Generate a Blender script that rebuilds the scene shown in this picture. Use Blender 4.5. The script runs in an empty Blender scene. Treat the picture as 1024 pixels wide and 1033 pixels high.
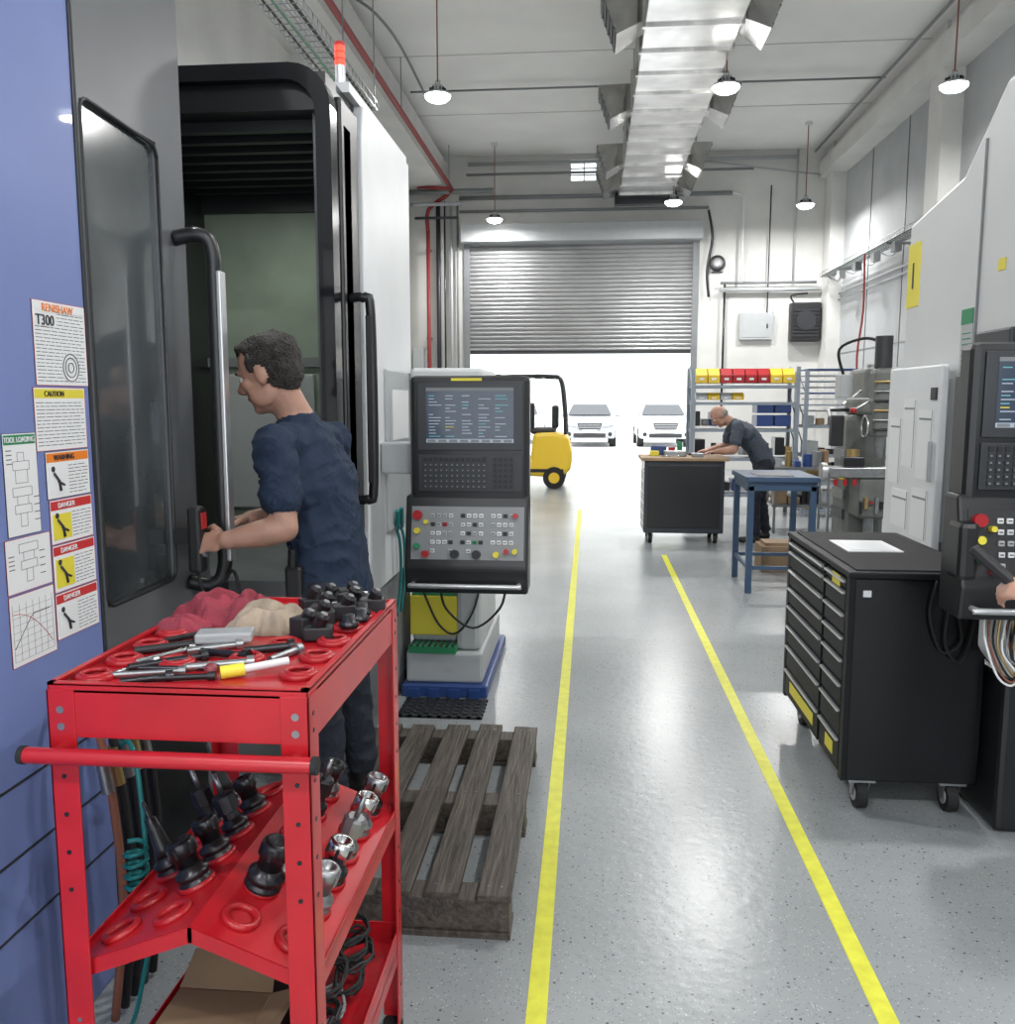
import bpy, bmesh, math, random
import numpy as np
from mathutils import Vector, Matrix, noise
random.seed(7)
sc=bpy.context.scene
V=Vector
# ------------------------------------------------------------ materials
_mc={}
def M(name,col,rough=.5,metal=0.,emit=0.,var=0.,vscale=6.,bump=0.,bscale=40.,coat=0.,trans=0.,stretch=None,spec=None,sss=0.):
    if name in _mc: return _mc[name]
    m=bpy.data.materials.new(name); m.use_nodes=True
    nt=m.node_tree; p=nt.nodes['Principled BSDF']
    p.inputs['Base Color'].default_value=(*col,1); p.inputs['Roughness'].default_value=rough
    p.inputs['Metallic'].default_value=metal
    if spec is not None: p.inputs['Specular IOR Level'].default_value=spec
    if sss: p.inputs['Subsurface Weight'].default_value=sss; p.inputs['Subsurface Scale'].default_value=.012
    if coat: p.inputs['Coat Weight'].default_value=coat
    if trans: p.inputs['Transmission Weight'].default_value=trans
    if emit:
        p.inputs['Emission Color'].default_value=(*col,1); p.inputs['Emission Strength'].default_value=emit
    tc=nt.nodes.new('ShaderNodeTexCoord'); src=tc.outputs['Object']
    if stretch:
        mp=nt.nodes.new('ShaderNodeMapping'); mp.inputs['Scale'].default_value=stretch; nt.links.new(src,mp.inputs['Vector']); src=mp.outputs['Vector']
    if var:
        n=nt.nodes.new('ShaderNodeTexNoise'); n.inputs['Scale'].default_value=vscale; n.inputs['Detail'].default_value=6
        nt.links.new(src,n.inputs['Vector'])
        r=nt.nodes.new('ShaderNodeValToRGB')
        r.color_ramp.elements[0].position=.3; r.color_ramp.elements[1].position=.72
        r.color_ramp.elements[0].color=(*[max(0,c*(1-var)) for c in col],1)
        r.color_ramp.elements[1].color=(*[min(1,c*(1+var*.5)) for c in col],1)
        nt.links.new(n.outputs['Fac'],r.inputs['Fac']); nt.links.new(r.outputs['Color'],p.inputs['Base Color'])
    if bump:
        n2=nt.nodes.new('ShaderNodeTexNoise'); n2.inputs['Scale'].default_value=bscale; n2.inputs['Detail'].default_value=4
        nt.links.new(src,n2.inputs['Vector'])
        b=nt.nodes.new('ShaderNodeBump'); b.inputs['Strength'].default_value=bump; b.inputs['Distance'].default_value=.02
        nt.links.new(n2.outputs['Fac'],b.inputs['Height']); nt.links.new(b.outputs['Normal'],p.inputs['Normal'])
    _mc[name]=m; return m
black=M('black_paint',(.010,.011,.013),.35,coat=.1)
gloss=M('black_gloss',(.005,.006,.008),.14,coat=.3)
cabb=M('cabinet_black',(.004,.0045,.006),.25,spec=.35)
drwb=M('drawer_black',(.008,.009,.011),.5,spec=.2)
blackp=M('black_plastic',(.014,.014,.016),.5)
rubber=M('rubber',(.013,.013,.014),.8)
dkgrey=M('dark_grey_paint',(.042,.045,.05),.4,metal=.3,var=.1,vscale=3)
doorg=M('door_grey_paint',(.15,.158,.17),.38,metal=.35,var=.12,vscale=2)
midgrey=M('mid_grey',(.20,.21,.22),.5,var=.1)
ltgrey=M('light_grey',(.42,.44,.45),.45,var=.06)
panelg=M('button_panel_grey',(.24,.25,.26),.45,var=.06)
white=M('white_paint',(.68,.695,.71),.4,var=.05,vscale=3)
cream=M('machine_white',(.60,.615,.615),.45,var=.05,vscale=2)
paper=M('paper_white',(.76,.775,.78),.7)
blue=M('blue_violet_paint',(.170,.225,.48),.4,var=.07,vscale=2,coat=.1)
tblue=M('table_blue',(.035,.07,.13),.45)
pblue=M('plastic_blue',(.02,.055,.20),.4)
red=M('red_paint',(.46,.009,.017),.32,var=.15,vscale=9,coat=.2)
redp=M('red_plastic',(.37,.009,.014),.35)
redpipe=M('red_pipe',(.28,.03,.03),.5)
yellow=M('yellow_paint',(.74,.50,.03),.4)
tape=M('yellow_tape',(.68,.68,.05),.45,var=.15,vscale=20)
green=M('green_print',(.02,.24,.10),.5)
orange=M('orange_print',(.80,.22,.02),.5)
redl=M('red_print',(.55,.03,.03),.5)
yell=M('yellow_print',(.74,.64,.05),.5)
ink=M('ink',(.03,.03,.04),.6)
chrome=M('chrome',(.66,.66,.67),.2,metal=1,var=.25,vscale=30)
steel=M('steel',(.34,.35,.36),.34,metal=.9,var=.2,vscale=15)
dsteel=M('dark_steel',(.045,.045,.05),.3,metal=.8)
alu=M('aluminium',(.62,.63,.65),.3,metal=.7)
galv=M('galvanised_duct',(.64,.635,.62),.25,metal=.95,var=.25,vscale=3,bump=.14,bscale=3)
wood=M('pallet_wood',(.080,.066,.054),.55,var=.6,vscale=10,bump=.3,bscale=14,stretch=(6,.5,6))
lwood=M('light_wood',(.33,.22,.13),.6,var=.2)
card=M('cardboard',(.25,.17,.10),.8,var=.15)
teal=M('teal_plastic',(.01,.2,.2),.35)
glassd=M('dark_glass',(.085,.098,.105),.13,coat=.6,var=.6,vscale=1.4)
cglass=M('car_glass',(.04,.045,.05),.08,coat=.5)
screen=M('screen',(.035,.048,.07),.15,emit=.5)
scrtxt=M('screen_text',(.28,.33,.39),.5,emit=.45)
scrcol=M('screen_accent',(.10,.30,.34),.5,emit=.45)
green_in=M('interior_panel',(.27,.32,.265),.5,var=.25,vscale=3)
conc=M('wall_concrete_paint',(.64,.64,.62),.75,var=.1,vscale=1.5,bump=.1,bscale=8)
wallg=M('wall_panel_grey',(.42,.435,.445),.7,var=.12,vscale=1.2)
ceilm=M('ceiling_paint',(.82,.82,.80),.85,var=.06,vscale=1)
ceilj=M('ceiling_joint',(.60,.60,.59),.85)
shut=M('shutter_metal',(.33,.335,.34),.42,metal=.4,var=.1,vscale=2)
led=M('led_lens',(1,.98,.95),.5,emit=26)
redled=M('red_beacon',(1,.06,.03),.4,emit=1.5)
skin=M('skin',(.42,.235,.17),.5,var=.2,vscale=14,bump=.08,bscale=120,sss=.15)
lips=M('lips',(.33,.14,.11),.5)
hairm=M('hair_dark',(.036,.030,.026),.6,var=.7,vscale=60,bump=.9,bscale=150)
hairg=M('hair_grey',(.25,.23,.21),.8)
navy=M('navy_tshirt',(.009,.022,.050),.85,bump=.7,bscale=7)
gtee=M('grey_tshirt',(.06,.075,.10),.85,bump=.6,bscale=9)
trou=M('work_trousers',(.012,.016,.027),.85,bump=.7,bscale=9)
shoe=M('shoe_black',(.012,.012,.012),.5)
eyew=M('eye_white',(.7,.7,.68),.2)
ragp=M('rag_pink',(.27,.035,.055),.95,var=.35,vscale=10,bump=.3,bscale=70)
ragb=M('rag_beige',(.33,.265,.20),.95,var=.35,vscale=10,bump=.3,bscale=70)
asph=M('outside_concrete',(.80,.79,.78),.8,var=.05)
carw=M('car_silver',(.42,.43,.45),.3,metal=.4,coat=.3)
carg=M('car_white',(.70,.71,.73),.3,coat=.3)
rack=M('rack_grey',(.25,.29,.34),.45)
mgreen=M('machine_grey_green',(.15,.16,.15),.5,var=.3)
tintr=M('cable_copper',(.22,.08,.05),.6)
brass=M('brass',(.45,.32,.14),.35,metal=.8)

# ------------------------------------------------------------ builder
class B:
    def __init__(s): s.bm=bmesh.new(); s.mats=[]
    def mi(s,m):
        if m not in s.mats: s.mats.append(m)
        return s.mats.index(m)
    def raw(s,vs,fs,m,smooth=False,Mx=None):
        i=s.mi(m); vv=[s.bm.verts.new(Mx@V(v) if Mx is not None else V(v)) for v in vs]
        for f in fs:
            try:
                fc=s.bm.faces.new([vv[k] for k in f]); fc.material_index=i; fc.smooth=smooth
            except ValueError: pass
    def bx(s,x0,y0,z0,x1,y1,z1,m,bev=0.,Mx=None,seg=2):
        x0,x1=min(x0,x1),max(x0,x1); y0,y1=min(y0,y1),max(y0,y1); z0,z1=min(z0,z1),max(z0,z1)
        vs=[(x,y,z) for x in (x0,x1) for y in (y0,y1) for z in (z0,z1)]
        fs=[(0,1,3,2),(4,6,7,5),(0,4,5,1),(2,3,7,6),(0,2,6,4),(1,5,7,3)]
        if bev<=0: s.raw(vs,fs,m,False,Mx); return
        tb=bmesh.new(); vv=[tb.verts.new(v) for v in vs]
        for f in fs: tb.faces.new([vv[k] for k in f])
        bmesh.ops.bevel(tb,geom=tb.edges[:],offset=min(bev,.49*min(x1-x0,y1-y0,z1-z0)),segments=seg,affect='EDGES',profile=.5)
        s.put(tb,m,Mx)
    def put(s,tb,m,Mx=None,smooth=False):
        tb.verts.index_update()
        s.raw([v.co.copy() for v in tb.verts],[[v.index for v in f.verts] for f in tb.faces],m,smooth,Mx); tb.free()
    def prism(s,poly,axis,a0,a1,m,bev=0.,Mx=None,smooth=False):
        def P(p,a):
            return {'x':(a,p[0],p[1]),'y':(p[0],a,p[1]),'z':(p[0],p[1],a)}[axis]
        n=len(poly); tb=bmesh.new()
        A=[tb.verts.new(P(p,a0)) for p in poly]; Bv=[tb.verts.new(P(p,a1)) for p in poly]
        tb.faces.new(A); tb.faces.new(Bv[::-1])
        for i in range(n): tb.faces.new([A[i],A[(i+1)%n],Bv[(i+1)%n],Bv[i]])
        bmesh.ops.recalc_face_normals(tb,faces=tb.faces[:])
        if bev: bmesh.ops.bevel(tb,geom=tb.edges[:],offset=bev,segments=2,affect='EDGES',profile=.5)
        s.put(tb,m,Mx,smooth)
    def cyl(s,p0,p1,r0,m,r1=None,seg=16,smooth=True):
        p0=V(p0);p1=V(p1); r1=r0 if r1 is None else r1
        d=(p1-p0).normalized(); a=d.orthogonal().normalized(); b=d.cross(a)
        vs=[];
        for p,r in ((p0,r0),(p1,r1)):
            for k in range(seg):
                t=2*math.pi*k/seg; vs.append(p+a*math.cos(t)*r+b*math.sin(t)*r)
        s.raw(vs,[(k,(k+1)%seg,seg+(k+1)%seg,seg+k) for k in range(seg)],m,smooth)
        s.raw(vs[:seg],[list(range(seg))],m); s.raw(vs[seg:],[list(range(seg))],m)
    def tube(s,pts,r,m,seg=8):
        pts=[V(p) for p in pts]; n=len(pts); vs=[]
        d=(pts[1]-pts[0]).normalized(); a=d.orthogonal().normalized()
        for i,p in enumerate(pts):
            d=(pts[min(i+1,n-1)]-pts[max(i-1,0)]).normalized()
            a=(a-d*a.dot(d)); a=a.normalized() if a.length>1e-6 else d.orthogonal().normalized()
            b=d.cross(a)
            for k in range(seg):
                t=2*math.pi*k/seg; vs.append(p+(a*math.cos(t)+b*math.sin(t))*r)
        fs=[(i*seg+k,i*seg+(k+1)%seg,(i+1)*seg+(k+1)%seg,(i+1)*seg+k) for i in range(n-1) for k in range(seg)]
        fs+= [list(range(seg))[::-1], list(range((n-1)*seg,n*seg))]
        s.raw(vs,fs,m,True)
    def lathe(s,prof,m,Mx=None,seg=24,smooth=True):
        vs=[];n=len(prof)
        for r,z in prof:
            for k in range(seg):
                t=2*math.pi*k/seg; vs.append((r*math.cos(t),r*math.sin(t),z))
        fs=[(i*seg+k,i*seg+(k+1)%seg,(i+1)*seg+(k+1)%seg,(i+1)*seg+k) for i in range(n-1) for k in range(seg)]
        fs+=[list(range(seg))[::-1],list(range((n-1)*seg,n*seg))]
        s.raw(vs,fs,m,smooth,Mx)
    def torus(s,c,R,r,m,n=(0,0,1),seg=24,rs=8):
        q=V((0,0,1)).rotation_difference(V(n)).to_matrix().to_4x4(); Mx=Matrix.Translation(c)@q
        vs=[];
        for i in range(seg):
            t=2*math.pi*i/seg
            for k in range(rs):
                u=2*math.pi*k/rs; vs.append(((R+r*math.cos(u))*math.cos(t),(R+r*math.cos(u))*math.sin(t),r*math.sin(u)))
        fs=[(i*rs+k,((i+1)%seg)*rs+k,((i+1)%seg)*rs+(k+1)%rs,i*rs+(k+1)%rs) for i in range(seg) for k in range(rs)]
        s.raw(vs,fs,m,True,Mx)
    def sph(s,c,r,m,Mx=None,jit=0.,jf=8.,sub=3):
        tb=bmesh.new(); bmesh.ops.create_icosphere(tb,subdivisions=sub,radius=1)
        rr=r if hasattr(r,'__len__') else (r,r,r)
        for v in tb.verts:
            k=1.
            if jit: k=1+jit*noise.noise(v.co*jf*.3+V(c)*7)+jit*.5*noise.noise(v.co*jf+V(c)*3)
            v.co=V((v.co.x*rr[0]*k,v.co.y*rr[1]*k,v.co.z*rr[2]*k))+V(c)
        s.put(tb,m,Mx,True)
    def rag(s,cx,cy,z0,rx,ry,h,m,seed=0.,ang=.4):
        # crumpled cloth: rounded folds with creased valleys, then relaxed
        NR,NT=40,130; ca,sa=math.cos(ang),math.sin(ang)
        Z=np.zeros((NR+1,NT)); XY=np.zeros((NR+1,NT,2))
        for i in range(NR+1):
            for k in range(NT):
                t=2*math.pi*k/NT; r=i/NR
                out=1+.30*noise.noise(V((math.cos(t)*1.3,math.sin(t)*1.3,seed)))+.14*noise.noise(V((math.cos(t)*3.5,math.sin(t)*3.5,seed+5)))
                x=r*out*math.cos(t)*rx; y=r*out*math.sin(t)*ry; XY[i,k]=(x,y)
                n1=noise.noise(V((x*9,y*9,seed))); n2=noise.noise(V((x*9,y*9,seed+20))); n3=noise.noise(V((x*22,y*22,seed+40)))
                f=abs(math.sin(((x*ca+y*sa)*42)+4.5*n1+.8*n3)); g=abs(math.sin(((y*ca-x*sa)*34)+4.5*n2))
                env=max(0,1-r**2.6); big=.75+.5*n2
                Z[i,k]=h*(env*(.42*big+.36*f+.20*g))+.010*f*(1-env)
        for _ in range(2):
            Zn=Z.copy(); Zn[1:-1]=(Z[1:-1]*2+Z[:-2]+Z[2:]+np.roll(Z,1,1)[1:-1]+np.roll(Z,-1,1)[1:-1])/6; Z=Zn
        Z[0,:]=Z[1,:].mean(); vs=[(cx,cy,z0+.003+Z[0,0])]
        for i in range(1,NR+1):
            for k in range(NT): vs.append((cx+XY[i,k,0],cy+XY[i,k,1],z0+.002+max(0,Z[i,k])))
        nb=len(vs)
        fs=[(0,1+k,1+(k+1)%NT) for k in range(NT)]
        for i in range(NR-1):
            for k in range(NT): a=1+i*NT+k; b_=1+i*NT+(k+1)%NT; fs.append((a,a+NT,b_+NT,b_))
        for k in range(NT): p=vs[1+(NR-1)*NT+k]; vs.append((p[0],p[1],z0+.001))
        for k in range(NT): a=1+(NR-1)*NT+k; b_=1+(NR-1)*NT+(k+1)%NT; fs.append((a,nb+k,nb+(k+1)%NT,b_))
        s.raw(vs,fs,m,True)
    def fin(s,name,recalc=True,Mx=None):
        if recalc: bmesh.ops.recalc_face_normals(s.bm,faces=s.bm.faces[:])
        me=bpy.data.meshes.new(name)
        if Mx is not None: s.bm.transform(Mx)
        s.bm.to_mesh(me); s.bm.free()
        for m in s.mats: me.materials.append(m)
        o=bpy.data.objects.new(name,me); sc.collection.objects.link(o); return o
def text(body,size,m,mat4,parent=None,name='lettering',ext=.0008):
    c=bpy.data.curves.new(name,'FONT'); c.body=body; c.size=size; c.extrude=ext; c.materials.append(m)
    o=bpy.data.objects.new(name,c); sc.collection.objects.link(o); o.matrix_world=mat4
    if parent: o.parent=parent
    return o
def faceX(x,y,z): return Matrix(((0,0,1,x),(1,0,0,y),(0,1,0,z),(0,0,0,1)))
def curve(pts,n=6):
    pts=[V(p) for p in pts]; out=[]
    P=[pts[0]]+pts+[pts[-1]]
    for i in range(1,len(P)-2):
        for k in range(n):
            t=k/n; a,b,c,d=P[i-1],P[i],P[i+1],P[i+2]
            out.append(.5*((2*b)+(c-a)*t+(2*a-5*b+4*c-d)*t*t+(3*b-a-3*c+d)*t**3))
    out.append(pts[-1]); return out

# ------------------------------------------------------------ room shell
XL,XR,YB,YF,ZC=-4.2,5.44,-5.,21.,7.1
def floor_mat():
    m=bpy.data.materials.new('epoxy_floor'); m.use_nodes=True; nt=m.node_tree; p=nt.nodes['Principled BSDF']
    L=nt.links.new; N=nt.nodes.new
    tc=N('ShaderNodeTexCoord')
    n=N('ShaderNodeTexNoise'); n.inputs['Scale'].default_value=1.1; n.inputs['Detail'].default_value=8; L(tc.outputs['Object'],n.inputs['Vector'])
    r=N('ShaderNodeValToRGB'); r.color_ramp.elements[0].color=(.26,.28,.288,1); r.color_ramp.elements[1].color=(.335,.357,.365,1)
    r.color_ramp.elements[0].position=.3; r.color_ramp.elements[1].position=.7; L(n.outputs['Fac'],r.inputs['Fac'])
    def flecks(scale,th,col,prev,gate,amt):
        v=N('ShaderNodeTexVoronoi'); v.inputs['Scale'].default_value=scale; L(tc.outputs['Object'],v.inputs['Vector'])
        a=N('ShaderNodeMath'); a.operation='LESS_THAN'; a.inputs[1].default_value=th; L(v.outputs['Distance'],a.inputs[0])
        s=N('ShaderNodeSeparateColor'); L(v.outputs['Color'],s.inputs[0])
        g=N('ShaderNodeMath'); g.operation='LESS_THAN'; g.inputs[1].default_value=gate; L(s.outputs[0],g.inputs[0])
        mm=N('ShaderNodeMath'); mm.operation='MULTIPLY'; L(a.outputs[0],mm.inputs[0]); L(g.outputs[0],mm.inputs[1])
        m2=N('ShaderNodeMath'); m2.operation='MULTIPLY'; L(mm.outputs[0],m2.inputs[0]); m2.inputs[1].default_value=amt
        mx=N('ShaderNodeMix'); mx.data_type='RGBA'; L(m2.outputs[0],mx.inputs[0]); L(prev,mx.inputs[6]); mx.inputs[7].default_value=(*col,1)
        return mx.outputs[2]
    c=flecks(48,.19,(.05,.055,.06),r.outputs['Color'],.24,.85)
    c=flecks(100,.27,(.52,.54,.54),c,.22,.6)
    c=flecks(115,.27,(.12,.13,.135),c,.3,.7)
    L(c,p.inputs['Base Color'])
    n2=N('ShaderNodeTexNoise'); n2.inputs['Scale'].default_value=22; n2.inputs['Detail'].default_value=5; L(tc.outputs['Object'],n2.inputs['Vector'])
    bp=N('ShaderNodeBump'); bp.inputs['Strength'].default_value=.18; bp.inputs['Distance'].default_value=.01
    L(n2.outputs['Fac'],bp.inputs['Height']); L(bp.outputs['Normal'],p.inputs['Normal'])
    p.inputs['Roughness'].default_value=.25; p.inputs['Specular IOR Level'].default_value=.5
    return m
b=B(); b.bx(XL-.2,YB-.2,-.2,XR+.2,YF+.2,0,floor_mat()); b.fin('floor')
b=B(); b.bx(-40,YF+.2,-.25,40,70,-.02,asph); b.fin('ground_outside')
b=B(); b.bx(XL-.2,YB-.2,ZC,XR+.2,YF+.2,ZC+.2,ceilm)
for y in (3,6,9,12,15,18): b.bx(XL,y-.012,ZC-.010,XR,y+.012,ZC,ceilj)
b.fin('ceiling')
b=B(); b.bx(XL-.2,YB,0,XL,YF,ZC,conc)
for y in (1,7,13,19): b.bx(XL,y-.25,0,XL+.3,y+.25,ZC,conc)
b.fin('wall_left')
b=B(); b.bx(XL,YB,6.35,XL+.9,YF,6.95,conc); b.bx(XL,YB,6.95,XL+.6,YF,ZC,conc); b.fin('trim_1')
b=B(); b.bx(XR,YB,0,XR+.2,YF,ZC,wallg)
for y in (2,8,14.6,20.7): b.bx(XR-.3,y-.28,0,XR,y+.28,ZC,conc)
for y in (10,12,16.6,18.6): b.bx(XR-.012,y-.015,0,XR,y+.015,ZC,midgrey)
for z in (2.6,): b.bx(XR-.01,YB,z,XR,YF,z+.015,midgrey)
b.fin('wall_right')
b=B(); b.bx(XR-.45,YB,6.45,XR,YF,6.8,conc); b.bx(XR-.25,YB,6.8,XR,YF,ZC,conc); b.fin('trim_2')
dx0,dx1=-2.86,2.37
b=B()
b.bx(XL,YF,0,dx0,YF+.2,ZC,conc); b.bx(dx1,YF,0,XR,YF+.2,ZC,conc)
wx0,wx1,wz0,wz1=-.5,.12,6.5,6.98
b.bx(dx0,YF,5.5,wx0,YF+.2,ZC,conc); b.bx(wx1,YF,5.5,dx1,YF+.2,ZC,conc)
b.bx(wx0,YF,5.5,wx1,YF+.2,wz0,conc); b.bx(wx0,YF,wz1,wx1,YF+.2,ZC,conc)
b.fin('wall_front')
b=B(); 
for z in (wz0,wz0+.14,wz0+.28,wz1-.05): b.bx(wx0,YF+.05,z,wx1,YF+.1,z+.03,white)
for x in (wx0,wx1-.03,(wx0+wx1)/2): b.bx(x,YF+.05,wz0,x+.03,YF+.1,wz1,white)
b.fin('window_1')
b=B(); b.bx(XL,YB-.2,0,XL+.8,YB,ZC,conc); b.bx(XR-.8,YB-.2,0,XR,YB,ZC,conc); b.bx(XL+.8,YB-.2,5.8,XR-.8,YB,ZC,conc); b.bx(XL+.8,YB-.2,0,XR-.8,YB,.5,conc)  # wide opening left in the unseen rear wall so sky light fills the foreground
b.fin('wall_back')
b=B()
for x in np.linspace(XL+.8,XR-.86,6): b.bx(x,YB-.13,.5,x+.06,YB-.07,5.8,alu)
for z in (.5,2.2,4,5.74): b.bx(XL+.8,YB-.13,z,XR-.8,YB-.07,z+.06,alu)
b.fin('fill_window')  # unseen window added behind the camera as a source of soft fill light
# roller shutter
b=B(); ny=26
zs=np.linspace(2.72,5.2,ny+1); pts=[]; vs=[]
for i in range(ny):
    h=zs[i+1]-zs[i]
    for t,o in ((0,0),(.12,-.018),(.5,-.03),(.88,-.018),(1,0)): pts.append((YF+.05+o,zs[i]+t*h))
for y,z in pts: vs+= [(dx0+.05,y,z),(dx1-.05,y,z)]
b.raw(vs,[(2*i,2*i+1,2*i+3,2*i+2) for i in range(len(pts)-1)],shut)
for i in range(0,ny): b.bx(dx0+.08,YF+.02,zs[i]-.004,dx1-.08,YF+.04,zs[i]+.004,midgrey)
b.bx(dx0+.05,YF+.02,2.66,dx1-.05,YF+.09,2.74,dkgrey)
b.bx(dx0-.06,YF-.05,0,dx0+.08,YF-.001,5.2,midgrey); b.bx(dx1-.08,YF-.05,0,dx1+.06,YF-.001,5.2,midgrey)
b.bx(dx0-.1,YF-.35,5.15,dx1+.1,YF-.001,5.55,ltgrey,.02)
b.fin('door_1')
def line(x,y0,y1):
    b=B(); b.bx(x-.027,y0,0,x+.027,y1,.002,tape); return b.fin('floor_marking_line')
line(-.12,-3,13); line(.79,-3,9.25)

# ------------------------------------------------------------ outside
def car(x,y,m):
    b=B(); w=.9
    b.prism([(y-2.1,.30),(y-2.16,.55),(y-2.12,.82),(y-1.85,.98),(y-1.0,1.06),(y+1.7,1.08),(y+2.1,1.0),(y+2.15,.4),(y+2.0,.3)],'x',x-w,x+w,m,.10)
    # tapered cabin
    lo=[(x-.84,y-1.05,1.03),(x+.84,y-1.05,1.03),(x+.84,y+1.85,1.03),(x-.84,y+1.85,1.03)]; hi=[(x-.62,y-.3,1.50),(x+.62,y-.3,1.50),(x+.62,y+1.1,1.50),(x-.62,y+1.1,1.50)]
    tb=bmesh.new(); vv=[tb.verts.new(p) for p in lo+hi]
    for f in ((0,1,5,4),(1,2,6,5),(2,3,7,6),(3,0,4,7),(4,5,6,7),(0,3,2,1)): tb.faces.new([vv[k] for k in f])
    bmesh.ops.bevel(tb,geom=tb.edges[:],offset=.05,segments=3,affect='EDGES'); b.put(tb,m)
    def gl(p): return [V(q) for q in p]
    b.raw([(x-.76,y-1.03,1.10),(x+.76,y-1.03,1.10),(x+.60,y-.40,1.46),(x-.60,y-.40,1.46)],[(0,1,2,3)],cglass)
    for s in (-1,1):
        b.raw([(x+s*.838,y-.9,1.10),(x+s*.838,y+1.6,1.10),(x+s*.66,y+1.0,1.44),(x+s*.66,y-.3,1.44)],[(0,1,2,3)],cglass)
        b.prism([(x+s*.45,.72),(x+s*.86,.78),(x+s*.86,.90),(x+s*.5,.84)],'y',y-2.19,y-2.0,eyew,.02)
        for yy in (-1.35,1.3): b.cyl((x+s*.70,y+yy,.31),(x+s*.92,y+yy,.31),.33,rubber); b.cyl((x+s*.9,y+yy,.31),(x+s*.93,y+yy,.31),.2,alu)
        b.sph((x+s*.98,y-.8,1.08),(.1,.06,.07),m)
        b.cyl((x+s*.7,y-2.19,.45),(x+s*.7,y-2.15,.45),.07,blackp)
    b.prism([(x-.42,.84),(x+.42,.84),(x+.36,.62),(x-.36,.62)],'y',y-2.20,y-2.1,blackp,.01); b.bx(x-.55,y-2.20,.34,x+.55,y-2.1,.48,blackp,.03); b.bx(x-.26,y-2.22,.50,x+.26,y-2.19,.60,paper)
    for k in range(3): b.bx(x-.38,y-2.21,.66+k*.06,x+.38,y-2.20,.675+k*.06,alu)
    for v in b.bm.verts: v.co.z-=.02
    return b.fin('car')
car(.02,33,carw); car(2.6,33,carg); car(-2.7,35,carg); car(5.3,36,carw)
b=B(); b.bx(-25,50,-.02,25,51,7,paper)
for i in range(12): b.bx(-23+i*4,49.96,1.2,-21+i*4,50,3.2,ltgrey)
b.bx(-25,49.9,4.4,25,50,4.9,yell); b.fin('building_outside')

# ------------------------------------------------------------ forklift
def forklift():
    b=B(); y0,y1=16.1,17.15
    body=[(-.32,.35),(-.30,.62),(-.38,.95),(-.62,1.02),(-1.0,1.0),(-1.05,.55),(-1.7,.5),(-1.75,.95),(-1.95,.95),(-1.98,.3),(-.9,.22),(-.5,.2)]
    b.prism(body,'y',y0,y1,yellow,.06)
    b.bx(-.45,y0-.01,.3,-1.9,y0+.02,.36,blackp)
    b.bx(-1.05,y0+.2,.98,-.62,y1-.2,1.08,blackp,.03)
    b.bx(-1.0,y0+.28,1.02,-.6,y1-.28,1.1,black,.03); b.bx(-.68,y0+.3,1.08,-.56,y1-.3,1.5,black,.04)
    for y in (y0+.06,y1-.06):
        b.tube(curve([(-.42,y,.98),(-.45,y,1.5),(-.52,y,1.95),(-.7,y,2.02),(-1.5,y,2.02),(-1.72,y,1.92),(-1.9,y,.95)],5),.03,black)
        for x,r in ((-.62,.2),(-1.62,.24)): 
            b.cyl((x,y-.08,r),(x,y+.08,r),r,rubber,seg=24); b.cyl((x,y-.085,r),(x,y+.085,r),r*.5,yellow,seg=16)
    for x in (-.65,-.85,-1.05,-1.25,-1.45): b.bx(x-.02,y0+.06,2.0,x+.02,y1-.06,2.04,black)
    for y in (y0+.25,y1-.25):
        b.bx(-2.1,y-.04,.1,-2.0,y+.04,2.05,black); b.bx(-3.1,y-.06,.06,-2.1,y+.06,.1,dsteel)
    for z in (.4,1.2,1.98): b.bx(-2.12,y0+.2,z,-2.03,y1-.2,z+.06,black)
    b.cyl((-1.62,16.6,.9),(-1.45,16.6,1.25),.02,black); b.torus((-1.43,16.6,1.27),.15,.015,black,n=(.6,0,1))
    b.bx(-1.3,y0+.3,1.0,-1.0,y0+.5,1.55,black,.03)
    return b.fin('forklift')
forklift()

# ------------------------------------------------------------ ceiling services
b=B()
X0,X1,Z0,Z1=.58,1.66,5.8,6.35
y=7.
while y<19.4:
    b.bx(X0,y,Z0,X1,y+.74,Z1,galv,.01); b.bx(X0-.03,y+.72,Z0-.03,X1+.03,y+.77,Z1+.03,galv); y+=.76
b.bx(X0-.1,19.4,Z0-.15,X1+.1,19.6,Z1+.05,dsteel)
for yc in (8.,11.1,14.2,17.3,19.0):
    for s in (-1,1):
        xs=X0 if s<0 else X1
        a=[(xs,yc-.2,5.9),(xs,yc+.2,5.9),(xs,yc+.2,6.25),(xs,yc-.2,6.25)]
        m1=[(xs+s*.32,yc-.32,5.72),(xs+s*.32,yc+.32,5.72),(xs+s*.5,yc+.32,6.2),(xs+s*.5,yc-.32,6.2)]
        b.raw(a+m1,[(0,1,5,4),(1,2,6,5),(2,3,7,6),(3,0,4,7)],galv)
        c=sum((V(q) for q in m1),V())/4
        m2=[V(q)*.97+c*.03-V((s*.02,0,0)) for q in m1]
        b.raw(m2,[(0,1,2,3)],dsteel)
        for k in range(5):
            t=(k+.5)/5; p=V(m1[0]).lerp(V(m1[3]),t); q=V(m1[1]).lerp(V(m1[2]),t); b.cyl(p,q,.012,midgrey,seg=6)
for yy in (8,11,14,17,19): 
    for x in (X0+.05,X1-.05): b.cyl((x,yy,Z1),(x,yy,ZC),.012,steel,seg=6)
b.fin('ventilation_duct')

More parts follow.
